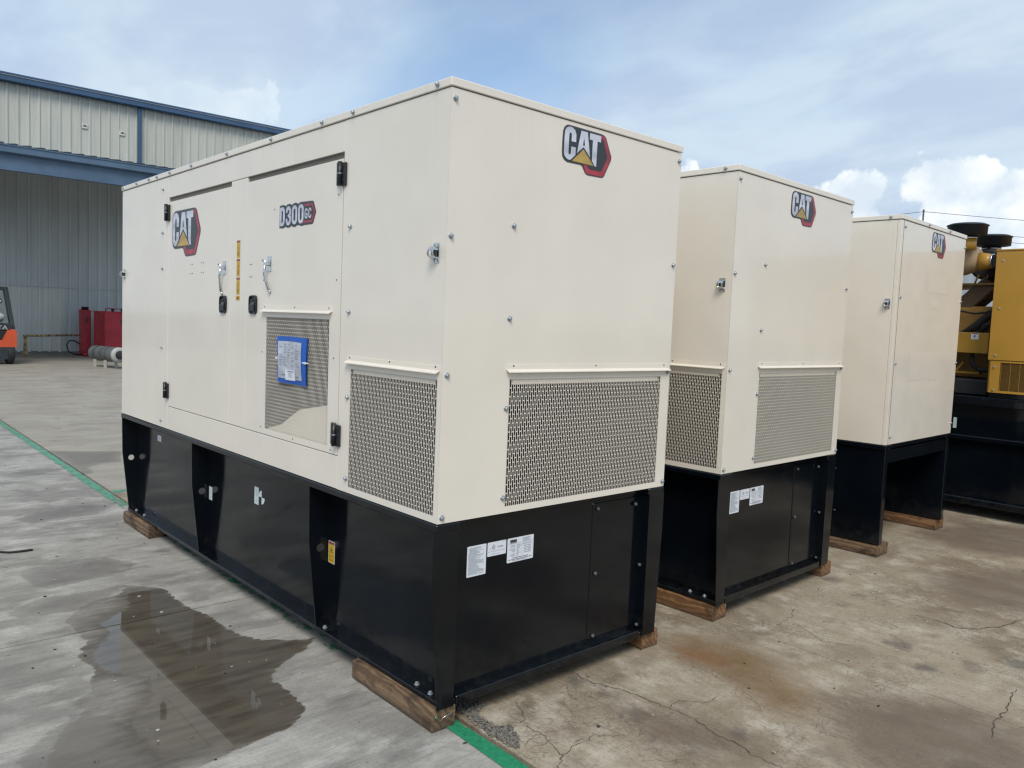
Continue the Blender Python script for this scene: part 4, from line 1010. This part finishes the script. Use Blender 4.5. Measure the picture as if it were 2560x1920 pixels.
# canopy: roof sheet, gutter fascia, edge beam, columns
b = MB(); b.prism([(-8.4, -6.86, 5.615), (-8.4, -.06, 6.62), (-8.4, -.06, 6.58), (-8.4, -6.86, 5.575)], (16.4, 0, 0), mat('canopy_underside', (.05, .06, .07), .7))
cv = b.obj('canopy_roof', parent=wh)
b = MB()
for i in range(54):
    x = -8.3+i*.3047
    b.prism([(x, -6.985, 5.640), (x, -.06, 6.655), (x, -.06, 6.70), (x, -6.985, 5.695)], (.075, 0, 0), mat('rib_closure', (.03, .05, .085), .6))
b.obj('roof_rib', parent=cv)
b = MB(); b.box((-8.4, -6.98, 5.455), (8.0, -6.87, 5.635), beamc, .01); b.box((-8.4, -7.0, 5.62), (8.0, -6.87, 5.645), beamc, .005); b.obj('canopy_gutter', parent=wh)
b = MB(); b.box((-8.4, -6.85, 5.02), (8.0, -6.83, 5.45), beamc); b.box((-8.4, -6.93, 5.02), (8.0, -6.75, 5.035), beamc); b.box((-8.4, -6.93, 5.435), (8.0, -6.75, 5.452), beamc); b.obj('canopy_beam', parent=wh)
for x in (-7.5, 7.0):
    b = MB(); b.box((x-.1, -6.92, 0), (x+.1, -6.74, 5.02), beamc, .01); b.obj('canopy_column', parent=wh)
for y in (-5.2, -3.4, -1.6):
    b = MB(); b.box((-8.4, y-.03, 5.35+(-6.86-y)*-.148), (8.0, y+.03, 5.55+(-6.86-y)*-.148), beamc); b.obj('canopy_purlin', parent=wh)

# ------------------------------------------------------------------ under the canopy: rail, red tanks, silencer, forklift
t = thing('guard_rail', 'low rusty yellow pipe rail along the warehouse wall', 'rail', (3.58, 26.4, 0), R(38))
for x in (0, 2.6):
    b = MB(); b.box((x-.045, -.045, 0), (x+.045, .045, .64), rusty, .008); b.obj('post', parent=t)
b = MB(); b.tube([(-.06, 0, .665), (2.65, 0, .665)], .036, rusty, 10); b.obj('rail', parent=t)

def red_tank(loc, sx, sy, h, label, rz):
    t = thing('red_tank', label, 'tank', loc, rz, 'red steel tanks under the canopy')
    b = MB(); b.box((0, 0, .13), (sx, sy, h), redp, .02); bd = b.obj('tank_body', parent=t)
    b = MB(); b.box((-.02, -.02, h-.05), (sx+.02, sy+.02, h-.02), redp, .006); b.obj('rim', parent=t)
    b = MB(); b.box((-.015, -.015, .13), (sx+.015, sy+.015, .17), redp, .006); b.obj('rim', parent=t)
    b = MB(); b.box((.02, -.25, .03), (.12, sy+.15, .128), redp, .01); b.box((sx-.12, -.25, .03), (sx-.02, sy+.15, .128), redp, .01); b.box((0, -.1, .0), (sx, .0, .028), redp, .004); b.obj('skid', parent=t)
    b = MB()
    for i in range(3): b.lathe([(.04, 0), (.04, .05), (.055, .05), (.055, .08), (.02, .1)], (sx*.25+i*sx*.22, sy*.3, h), (0, 0, 1), rub, 10)
    b.tube([(sx*.15, sy*.5, h), (sx*.15, sy*.5, h+.09), (sx*.85, sy*.5, h+.09), (sx*.85, sy*.5, h)], .02, redp, 8)
    b.obj('filler_cap', parent=t)
    d = MB(); d.box((sx*.35, -.004, h*.72), (sx*.65, -.002, h*.84), mat('faded_print', (.12, .04, .05), .6)); d.obj('faded_label', parent=t)
    return t
tk1 = red_tank((5.33, 27.0, 0), .28, .45, 1.55, 'narrow dull red steel tank with hose loop, left of the wider one', R(-2))
tk2 = red_tank((5.75, 25.9, 0), 1.5, .72, 1.53, 'wide bright red steel tank behind the grey silencer', R(14))
b = MB(); b.tube([(-.02, .3, .40), (-.18, .2, .50), (-.36, .1, .50), (-.44, .05, .36), (-.40, .0, .16), (-.22, -.02, .05), (.02, .0, .05)], .022, rub, 10); b.obj('hose', parent=tk1)

t = thing('silencer', 'grey cylindrical exhaust silencer lying on short white legs', 'silencer', (4.42, 21.95, 0))
A0, A1 = Vector((0, 0, .375)), Vector((.28, -1.35, .375)); dv = (A1-A0).normalized(); LN = (A1-A0).length
b = MB(); b.lathe([(.10, -.02), (.19, .02), (.205, .10), (.205, LN-.05), (.20, LN)], A0, dv, silg, 28); b.obj('shell', parent=t)
for h in (.30, .36, .70, .95):
    b = MB(); b.lathe([(.2085, h), (.2085, h+.022)], A0, dv, fgrey, 28); b.obj('strap', parent=t)
b = MB(); b.lathe([(.207, LN-.09), (.207, LN+.004), (.12, LN+.008)], A0, dv, silw, 28); b.obj('end_cap', parent=t)
b = MB(); e = A0+dv*LN; b.tube([e, e+dv*.30, e+dv*.38], [.115, .115, .10], rub, 18); b.lathe([(.15, .40), (.15, .43)], e, dv, fgrey, 18); b.obj('outlet_pipe', parent=t)
for f_ in (.25, .66):
    c = A0+dv*LN*f_
    for s_ in (-.15, .15):
        nrm = Vector((-dv.y, dv.x, 0))*s_
        b = MB(); b.box((c.x+nrm.x-.035, c.y+nrm.y-.03, 0), (c.x+nrm.x+.035, c.y+nrm.y+.03, .215), silw, .004); b.obj('leg', parent=t)

t = thing('forklift', 'orange and dark grey gas forklift seen from behind', 'forklift', (2.08, 22.6, 0), R(4))
b = MB(); b.prism([(-.56, .0, .465), (.56, .0, .465), (.56, .0, .36), (.40, .0, .14), (-.40, .0, .14), (-.56, .0, .36)], (0, .40, 0), fgrey); b.box((-.40, .3, .2), (.50, 2.0, .55), fgrey, .04); b.obj('chassis', parent=t)
b = MB(); b.prism([(-.60, .0, .47), (.60, .0, .47), (.60, .0, .88), (.52, .0, .96), (.38, .0, .92), (.26, .0, .66), (-.26, .0, .66), (-.38, .0, .92), (-.52, .0, .96), (-.60, .0, .88)], (0, .52, 0), orange)
b.box((-.585, .5, .48), (.585, 1.5, .80), orange, .03); b.obj('counterweight', parent=t)
b = MB(); b.box((-.40, .05, .655), (.40, .5, .90), rub, .02); b.box((-.52, .06, .90), (.52, 1.3, 1.10), fgrey, .03); hd = b.obj('hood', parent=t)
d = MB()
tp = text_polys('TOYOTA', .15)
mx = max(p[0] for pg in tp for p in pg)
for pg in tp: d.poly([(-.40+p[0]/mx*.80, .056, .945+p[1]) for p in pg], silw)
d.obj('lettering', parent=t)
b = MB(); b.lathe([(.05, -.03), (.13, .02), (.155, .08), (.155, .62), (.13, .69), (.06, .72)], (-.36, .28, 1.29), (1, 0, 0), alu, 22); b.lathe([(.16, .2), (.16, .24)], (-.36, .28, 1.29), (1, 0, 0), fgrey, 22); b.lathe([(.16, .48), (.16, .52)], (-.36, .28, 1.29), (1, 0, 0), fgrey, 22); b.obj('gas_bottle', parent=t)
for s_ in (-1, 1):
    b = MB(); b.bar((s_*.535, .16, .95), (s_*.475, .60, 2.05), .10, .12, fgrey, .01); b.obj('guard_post', parent=t)
    b = MB(); b.bar((s_*.45, 1.75, .55), (s_*.42, 1.55, 2.05), .06, .06, fgrey, .01); b.obj('guard_post', parent=t)
b = MB(); b.box((-.52, .53, 2.00), (.52, .64, 2.10), fgrey, .015); b.box((-.46, 1.52, 2.02), (.46, 1.6, 2.08), fgrey, .015)
for i in range(6): b.box((-.42+i*.155, .62, 2.04), (-.38+i*.155, 1.54, 2.07), fgrey, .006)
b.obj('overhead_guard', parent=t)
b = MB(); b.box((-.2, .56, 2.055), (.38, .552, 2.085), silw); b.obj('guard_light', parent=t)
b = MB(); b.lathe([(.05, 0), (.075, .05), (.075, .16), (.04, .20)], (.16, .45, 1.70), (1, 0, 0), chrome, 14); b.tube([(.25, .48, 1.70), (.25, .55, 2.02)], .02, fgrey, 8); b.obj('rear_lamp', parent=t)
b = MB(); b.box((-.26, .75, 1.10), (.26, 1.2, 1.22), rub, .03); b.bar((0, .78, 1.2), (0, .70, 1.75), .48, .1, rub, .03); b.obj('seat', parent=t)
for x in (-.45, .45):
    b = MB(); b.lathe([(.20, 0), (.26, .02), (.27, .05), (.27, .13), (.26, .16), (.20, .18)], (x*1.05-.09, .20, .27), (1, 0, 0), rub, 22); wl = b.obj('wheel', parent=t)
    b = MB(); b.lathe([(.15, -.004), (.15, .184)], (x*1.05-.09, .20, .27), (1, 0, 0), silg, 18); b.obj('rim', parent=wl)
    b = MB(); b.lathe([(.24, 0), (.33, .03), (.33, .17), (.24, .2)], (x*1.02-.1, 1.75, .33), (1, 0, 0), rub, 22); wl = b.obj('wheel', parent=t)
    b = MB(); b.lathe([(.18, -.004), (.18, .204)], (x*1.02-.1, 1.75, .33), (1, 0, 0), silg, 18); b.obj('rim', parent=wl)
b = MB()
for x in (-.30, .30): b.box((x-.04, 2.15, .08), (x+.04, 2.28, 2.06), fgrey, .01)
for z in (.3, 1.1, 2.0): b.box((-.30, 2.17, z-.04), (.30, 2.26, z+.04), fgrey, .01)
b.obj('mast', parent=t)
for x in (-.25, .25):
    b = MB(); b.box((x-.05, 2.3, .06), (x+.05, 3.3, .10), fgrey, .01); b.box((x-.05, 2.29, .06), (x+.05, 2.34, .6), fgrey, .01); b.obj('fork', parent=t)

# ------------------------------------------------------------------ three beige generator sets
g1 = make_genset('vented', 'nearest beige generator set with model badge, two doors and glossy black base', (0, 0, 0), 0)
g2 = copy_tree(g1); g2['label'] = 'middle beige generator set, its end grille showing pale grey-green'
g2.location = (1.928, .015, .004); g2.rotation_euler = (0, 0, .0217)
b = MB(); b.box((.34, .006, Zm(.866)), (1.33, .012, Zm(1.372)), core); b.obj('radiator_core', parent=g2)
g3 = make_genset('plain', 'farthest beige generator set with plain end and open black skirt base', (4.0714, .0335, .006), .0315)

# document pouch tied to the door grille
t = thing('document_pouch', 'blue document pouch with clear sleeve tied to the door grille', 'folder', (0, 0, 0))
b = MB(); k = b.mi(bluef); nu, nv = 14, 12; gr = {}
for i in range(nu+1):
    for j in range(nv+1):
        u, v = i/nu, j/nv
        y = (1.356-.012*(1-v))-u*(.306-.004*(1-v)); z = Zm(1.283)+v*.226-.002*u+.004*math.sin(3*u)*v
        x = -.010-.008*math.sin(math.pi*u)*math.sin(math.pi*v)-.004*math.sin(7*u+3*v)
        if u < .05: y -= .010*math.sin(math.pi*min(1, max(0, (v-.25)/.55))) if .25 < v < .8 else 0
        gr[i, j] = (x, y, z)
for lay, off in ((0, 0), (1, .006)):
    V = {q: b.bm.verts.new((p[0]+off, p[1], p[2])) for q, p in gr.items()}
    for i in range(nu):
        for j in range(nv): f = b.bm.faces.new((V[i, j], V[i+1, j], V[i+1, j+1], V[i, j+1])); f.smooth = True
b.obj('folder', bluef, t)
b = MB()
def on(u, v, o): 
    i, j = u*nu, v*nv; i0, j0 = min(int(i), nu-1), min(int(j), nv-1); a, c = i-i0, j-j0
    P = lambda q: Vector(gr[q])
    p = P((i0, j0)).lerp(P((i0+1, j0)), a).lerp(P((i0, j0+1)).lerp(P((i0+1, j0+1)), a), c); p.x -= o; return p
def patch(u0, v0, u1, v1, o, m, name, n=9):
    b = MB(); V = {(i, j): b.bm.verts.new(on(u0+(u1-u0)*i/n, v0+(v1-v0)*j/n, o)) for i in range(n+1) for j in range(n+1)}
    for i in range(n):
        for j in range(n): b.bm.faces.new((V[i, j], V[i+1, j], V[i+1, j+1], V[i, j+1])).smooth = True
    return b, b.obj(name, m, t)
_, pp = patch(.045, .10, .865, .895, .0015, paper_m, 'sheet')
_, cc = patch(.335, .075, .645, .295, .0040, white, 'card', 5)
b = MB(); rr_ = random.Random(8)
def seg(u0, v0, u1, v1, o, m):
    b.poly([on(u0, v0, o), on(u1, v0, o), on(u1, v1, o), on(u0, v1, o)], m)
for i in range(9):
    v = .82-i*.055
    for j in range(5):
        if rr_.random() > .25: seg(.12+j*.14, v, .12+j*.14+.04+.08*rr_.random(), v+.018, .0026, mat('faint_print', (.30, .32, .38), .5))
seg(.20, .16, .31, .185, .0026, grey_p); seg(.66, .15, .75, .175, .0026, grey_p)
b.obj('print', parent=pp)
b = MB(); seg(.40, .255, .60, .272, .0048, grey_p)
for i in range(4): seg(.43, .22-.026*i, .55-.02*(i % 2), .226-.026*i, .0048, grey_p)
b.obj('print', parent=cc)
for y, z in ((1.345, 1.389), (1.046, 1.381)):
    b = MB(); s_ = -1 if y < 1.2 else 1; b.bar((-.016, y-s_*(.034 if s_ < 0 else .008), z), (-.0125, y+s_*.022, z), .006, .003, white, .001, (1, 0, 0)); b.box((-.022, y-.006, z-.005), (-.014, y+.006, z+.005), white, .001); b.obj('cable_tie', parent=t)

# ------------------------------------------------------------------ timber blocks under the sets
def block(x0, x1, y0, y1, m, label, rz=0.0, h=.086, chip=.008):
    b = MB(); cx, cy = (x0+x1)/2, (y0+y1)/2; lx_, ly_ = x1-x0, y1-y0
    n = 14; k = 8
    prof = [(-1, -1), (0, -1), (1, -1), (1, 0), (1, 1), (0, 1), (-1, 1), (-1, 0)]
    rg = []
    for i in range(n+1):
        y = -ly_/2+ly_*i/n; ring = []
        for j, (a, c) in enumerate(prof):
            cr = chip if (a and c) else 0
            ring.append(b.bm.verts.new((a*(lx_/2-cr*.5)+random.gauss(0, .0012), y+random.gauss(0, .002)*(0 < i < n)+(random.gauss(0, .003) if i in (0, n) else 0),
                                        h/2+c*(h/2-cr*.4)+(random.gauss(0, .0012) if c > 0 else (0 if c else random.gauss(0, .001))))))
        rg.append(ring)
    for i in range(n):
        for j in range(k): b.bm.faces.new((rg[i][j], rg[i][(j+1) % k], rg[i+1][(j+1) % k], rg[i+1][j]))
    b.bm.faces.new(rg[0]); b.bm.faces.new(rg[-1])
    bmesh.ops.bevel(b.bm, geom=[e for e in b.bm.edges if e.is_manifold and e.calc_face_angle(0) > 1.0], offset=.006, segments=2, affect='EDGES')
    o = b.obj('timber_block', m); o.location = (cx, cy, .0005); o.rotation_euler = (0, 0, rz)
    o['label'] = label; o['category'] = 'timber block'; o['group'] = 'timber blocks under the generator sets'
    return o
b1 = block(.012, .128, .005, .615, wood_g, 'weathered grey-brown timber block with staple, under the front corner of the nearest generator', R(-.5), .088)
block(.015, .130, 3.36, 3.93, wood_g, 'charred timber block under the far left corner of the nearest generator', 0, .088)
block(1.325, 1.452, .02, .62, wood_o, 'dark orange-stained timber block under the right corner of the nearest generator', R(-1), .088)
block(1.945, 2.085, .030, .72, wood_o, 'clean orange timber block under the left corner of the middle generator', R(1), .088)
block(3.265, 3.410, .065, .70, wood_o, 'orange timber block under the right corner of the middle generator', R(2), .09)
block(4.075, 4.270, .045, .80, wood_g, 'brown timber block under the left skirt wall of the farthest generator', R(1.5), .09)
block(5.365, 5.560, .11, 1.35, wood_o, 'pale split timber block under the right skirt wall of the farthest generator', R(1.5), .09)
q = MB(); q.tube([(-.015, -.309, .035), (-.012, -.314, .055), (.035, -.316, .064), (.04, -.309, .06)], .0018, chrome, 6); q.lathe([(.006, 0), (.006, .002)], (-.038, -.3085, .062), (0, -1, 0), chrome, 10); q.obj('staple', parent=b1)
# loose cable end on the slab
b = MB(); b.tube([(-1.25, 3.9, .007), (-.842, 3.536, .007), (-.797, 3.493, .007), (-.739, 3.479, .008), (-.668, 3.482, .006)], .007, rub, 8); o = b.obj('cable'); o['label'] = 'short black cable end lying on the concrete at left'; o['category'] = 'cable'

# ------------------------------------------------------------------ open yellow generator set at the right
t = thing('yellow_generator', 'large open yellow generator set on a tall black fuel base', 'generator', (6.3, 0, 0))
b = MB(); b.box((.06, -4.2, .12), (2.0, 3.4, 1.06), black, .004); b.obj('fuel_base', parent=t)
b = MB()
for z0, z1, o in ((.105, .165, 0), (.70, .745, .01), (1.03, 1.10, 0)): b.box((o, -4.2, z0), (.10, 3.4, z1), black, .006)
b.box((.0, -4.2, 1.102), (2.06, 3.4, 1.115), black, .004); b.obj('base_rail', parent=t)
for y in (-3.3, -1.5, .62, 2.4):
    b = MB(); b.box((.02, y-.03, .166), (.10, y+.03, 1.03), black, .004); b.obj('base_rib', parent=t)
for x0 in (.05, 1.6):
    for y0 in (-3.9, -.9, 2.4):
        b = MB(); b.box((x0, y0, 0), (x0+.35, y0+.3, .105), rub, .01); b.obj('support_pad', parent=t)
b = MB(); d = Decal(lambda u, v, o=0: (.06-o, u, v)); d.rect(.36, .80, .33, .90, mint); d.obj('data_sticker', parent=t)
# radiator cowl
fy = lambda u, v, o=0: (.0-o, u, v)
frame_panel('radiator_cowl', t, fy, -2.3, 1.462, .092, 2.445, None, .03, yel)
lp = frame_panel('cowl_lower_panel', t, lambda u, v, o=0: (.006-o, u, v), -2.3, 1.165, .070, 1.458, (-2.2, 1.185, -.012, 1.440), .03, yel)
b = MB()
for i in range(33): b.bar((.014, -2.2, 1.187+i*.0079), (.014, -.012, 1.187+i*.0079), .002, .0022, yel2)
for i in range(30): b.bar((.012, -.018-i*.075, 1.186), (.012, -.018-i*.075, 1.439), .003, .003, yel2, 0, (1, 0, 0))
b.obj('cowl_grille', parent=lp)
b = MB(); b.box((.04, -2.28, 1.17), (1.70, .05, 2.43), dark); b.obj('radiator_core', parent=t)
b = MB(); b.box((-.006, -2.3, 2.447), (1.74, .098, 2.462), yel, .003); b.box((1.705, -2.3, 1.165), (1.735, .09, 2.445), yel, .002); b.box((.032, .060, 1.165), (1.70, .090, 2.445), yel, .002); b.obj('cowl_top', parent=t)
for y, z in ((.035, 2.36), (.035, 1.93), (.035, 1.505), (.035, 1.40), (.03, 1.19), (-.6, 2.36), (-.6, 1.93)): bolt(t, (.0, y, z), AX['s'], sc=.8)
b = MB(); b.box((.02, -2.3, 1.118), (1.7, .07, 1.163), black, .003); b.obj('cowl_foot', parent=t)
# engine behind the cowl (coordinates from the cowl's outer face)
b = MB(); b.box((.45, .16, 1.66), (1.55, 2.6, 1.967), yel2, .03); b.box((.95, .16, 1.18), (1.5, 2.5, 1.655), yel2, .02); b.obj('engine_block', parent=t)
b = MB(); b.box((.42, .55, 1.84), (.448, 2.2, 1.94), yel2, .012); b.obj('engine_cover', parent=t)
b = MB(); b.box((.22, .14, 1.118), (1.2, 2.0, 1.262), rub, .01); b.obj('engine_mount', parent=t)
jb = MB(); jb.box((.30, .190, 1.511), (.44, .78, 1.71), yel, .006); jb = jb.obj('junction_box', parent=t)
d = Decal(lambda u, v, o=0: (.30-o, u, v)); d.rect(.345, 1.645, .278, 1.705, white); d.rect(.340, 1.695, .283, 1.703, d_red, 1)
d.pg([(.316, 1.686), (.304, 1.686), (.312, 1.674), (.304, 1.674), (.320, 1.654), (.315, 1.669), (.323, 1.669)], dk_p, 1); d.obj('hazard_sticker', parent=jb)
for y, z in ((.225, 1.697), (.43, 1.70), (.225, 1.52), (.43, 1.525)): bolt(jb, (.30, y, z), AX['s'], sc=.6)
b = MB(); b.tube([(.37, .345, 1.511), (.36, .345, 1.45), (.36, .325, 1.39), (.36, .26, 1.352), (.37, .18, 1.36), (.40, .08, 1.40)], .021, rub, 10); b.obj('cable', parent=t)
b = MB(); b.tube([(.43, .75, 1.925), (.41, .50, 1.920), (.40, .36, 1.893), (.41, .27, 1.905), (.44, .17, 1.96)], .009, rub, 8); b.obj('cable', parent=t)
b = MB(); b.tube([(.40, .46, 1.70), (.38, .33, 1.775), (.38, .26, 1.85), (.42, .16, 1.94)], [.02, .040, .035, .03], rub, 10); b.obj('coolant_hose', parent=t)
b = MB(); b.tube([(.38, .29, 1.72), (.37, .25, 1.785), (.40, .12, 1.80)], .028, rub, 10); b.prism([(.375, .42, 1.712), (.375, .235, 1.712), (.375, .25, 1.80)], (.03, 0, 0), rub); b.obj('coolant_hose', parent=t)
b = MB(); b.bar((.45, .60, 1.318), (.45, .285, 1.318), .05, .024, yel, .004); b.obj('bracket', parent=t)
b = MB(); b.bar((.45, .50, 1.335), (.46, .44, 1.425), .05, .024, yel, .004); b.obj('bracket', parent=t)
b = MB(); b.bar((.45, .300, 1.335), (.46, .275, 1.37), .05, .024, yel, .004); b.obj('bracket', parent=t)
# exhaust duct, air cleaners, rain caps
b = MB(); b.bar((.62, .78, 1.70), (.62, .27, 2.20), .30, .155, brown, .012); b.obj('duct', parent=t)
b = MB(); b.box((.42, .10, 2.172), (1.2, 1.5, 2.19), yel2, .004)
for x, y in ((.45, .40), (.5, .33), (.5, .22), (.9, .30), (.45, .55)): b.tube([(x, y, 2.19), (x, y-.03, 2.27)], .008, yel2, 6)
b.obj('filter_shelf', parent=t)
b = MB(); o = Vector((.30, 1.15, 2.41)); dd = Vector((0, -1, 0))
b.lathe([(.10, 0), (.160, .04), (.160, .66), (.150, .72), (.115, .80), (.088, .83)], o, dd, tan, 28); a = b.obj('air_cleaner', parent=t)
b = MB(); b.lathe([(.1615, .60), (.1635, .605), (.1635, .62), (.1615, .625)], o, dd, tan, 28); b.obj('clamp_band', parent=a)
b = MB(); b.lathe([(.088, .831), (.075, .90), (.066, .935)], o+Vector((0, 0, -.025)), dd, yel, 22); b.lathe([(.070, .93), (.070, .945)], o+Vector((0, 0, -.025)), dd, chrome, 22); b.obj('outlet_cone', parent=a)
b = MB(); b.lathe([(.13, 0), (.155, .02), (.155, .22), (.14, .26)], (.52, .335, 2.382), (1, 0, 0), rub, 30); b.obj('rubber_elbow', parent=t)
b = MB(); b.tube([(.30, .22, 2.385), (.36, .185, 2.385), (.45, .19, 2.385), (.54, .27, 2.385)], .066, rub, 16); b.obj('rubber_elbow', parent=t)
CAPP = [(.06, -.045), (.10, -.03), (.165, -.022), (.168, .058), (.178, .060), (.178, .066), (.145, .080), (.05, .088)]
for cx, cy, cz in ((.66, .345, 2.590), (.10, .385, 2.640)):
    b = MB(); b.lathe(CAPP, (cx, cy, cz), (0, 0, 1), rain, 34); cp = b.obj('rain_cap', parent=t)
    b = MB(); b.lathe([(.088, -.060), (.088, -.042)], (cx, cy, cz), (0, 0, 1), chrome, 24); b.obj('clamp_band', parent=cp)
    b = MB(); b.lathe([(.084, -.16), (.084, -.061)], (cx, cy, cz), (0, 0, 1), yel, 24); b.obj('intake_neck', parent=cp)

# ------------------------------------------------------------------ far background at the right
t = thing('white_trailer', 'long white box trailer standing behind the yellow generator', 'trailer', (21, 6.5, 0), R(-30))
b = MB(); b.box((-1.2, -6, 1.1), (1.3, 8, 3.55), pale, .03); b.obj('box_body', parent=t)
b = MB(); b.box((-1.23, -6, 1.0), (1.33, 8, 1.12), silg, .01); b.box((-1.23, -6, 3.50), (1.33, 8, 3.58), silw, .01)
for i in range(12): b.box((-1.215, -5.9+i*1.2, 1.12), (-1.2, -5.86+i*1.2, 3.5), silw)
b.obj('frame_rail', parent=t)
for y in (-4.5, -3.2, 6.5):
    b = MB(); b.lathe([(.3, 0), (.5, .03), (.5, .25), (.3, .28)], (-1.2, y, .5), (1, 0, 0), rub, 20); wl = b.obj('wheel', parent=t)
    b = MB(); b.lathe([(.24, -.01), (.24, .29)], (-1.2, y, .5), (1, 0, 0), silw, 16); b.obj('rim', parent=wl)
PD = Vector(pix(2309, 529)); PD *= 70/PD.dot(fw); PP = Vector((-1.798, -2.373, 1.597))+PD
t = thing('utility_pole', 'distant utility pole top with transformer showing above the farthest generator roof', 'pole', (PP.x, PP.y, 0))
H = PP.z
b = MB(); b.tube([(0, 0, 0), (0, 0, H)], [.16, .07], pole_m, 10); b.obj('pole', parent=t)
b = MB(); b.lathe([(.05, 0), (.30, .05), (.30, .75), (.12, .9)], (-.35, -.35, H-2.0), (0, 0, 1), pole_m, 14); b.obj('transformer', parent=t)
b = MB(); b.box((-.06, -.06, H-.1), (.06, .06, H+.18), silg); b.lathe([(.1, 0), (.16, .06), (.1, .14)], (.6, -.5, H-1.45), (0, 0, 1), pole_m, 8); b.bar((0, 0, H-1.5), (.9, -.7, H-1.5), .1, .1, pole_m); b.obj('insulator', parent=t)
t = thing('overhead_wire', 'three thin overhead wires running right from the utility pole', 'wires', (PP.x, PP.y, 0))
wm = mat('wire', (.10, .11, .13), .6)
rv = (rt2-Vector((0, 0, rt2.z))).normalized()
for z0, z1 in ((0, 0), (-1.55, -1.2), (-2.1, -1.75)):
    b = MB(); b.tube([Vector((0, 0, H+z0))+rv*s_+Vector((0, 0, .0009*(s_-30)**2-.81+(z1-z0)*s_/40)) for s_ in np.linspace(0, 60, 14)], .022, wm, 5); b.obj('wire', parent=t)
b = MB(); b.tube([Vector((0, 0, H))-rv*s_+Vector((0, 0, -.16*s_+.001*s_*s_)) for s_ in np.linspace(0, 40, 10)], .022, wm, 5); b.obj('wire', parent=t)
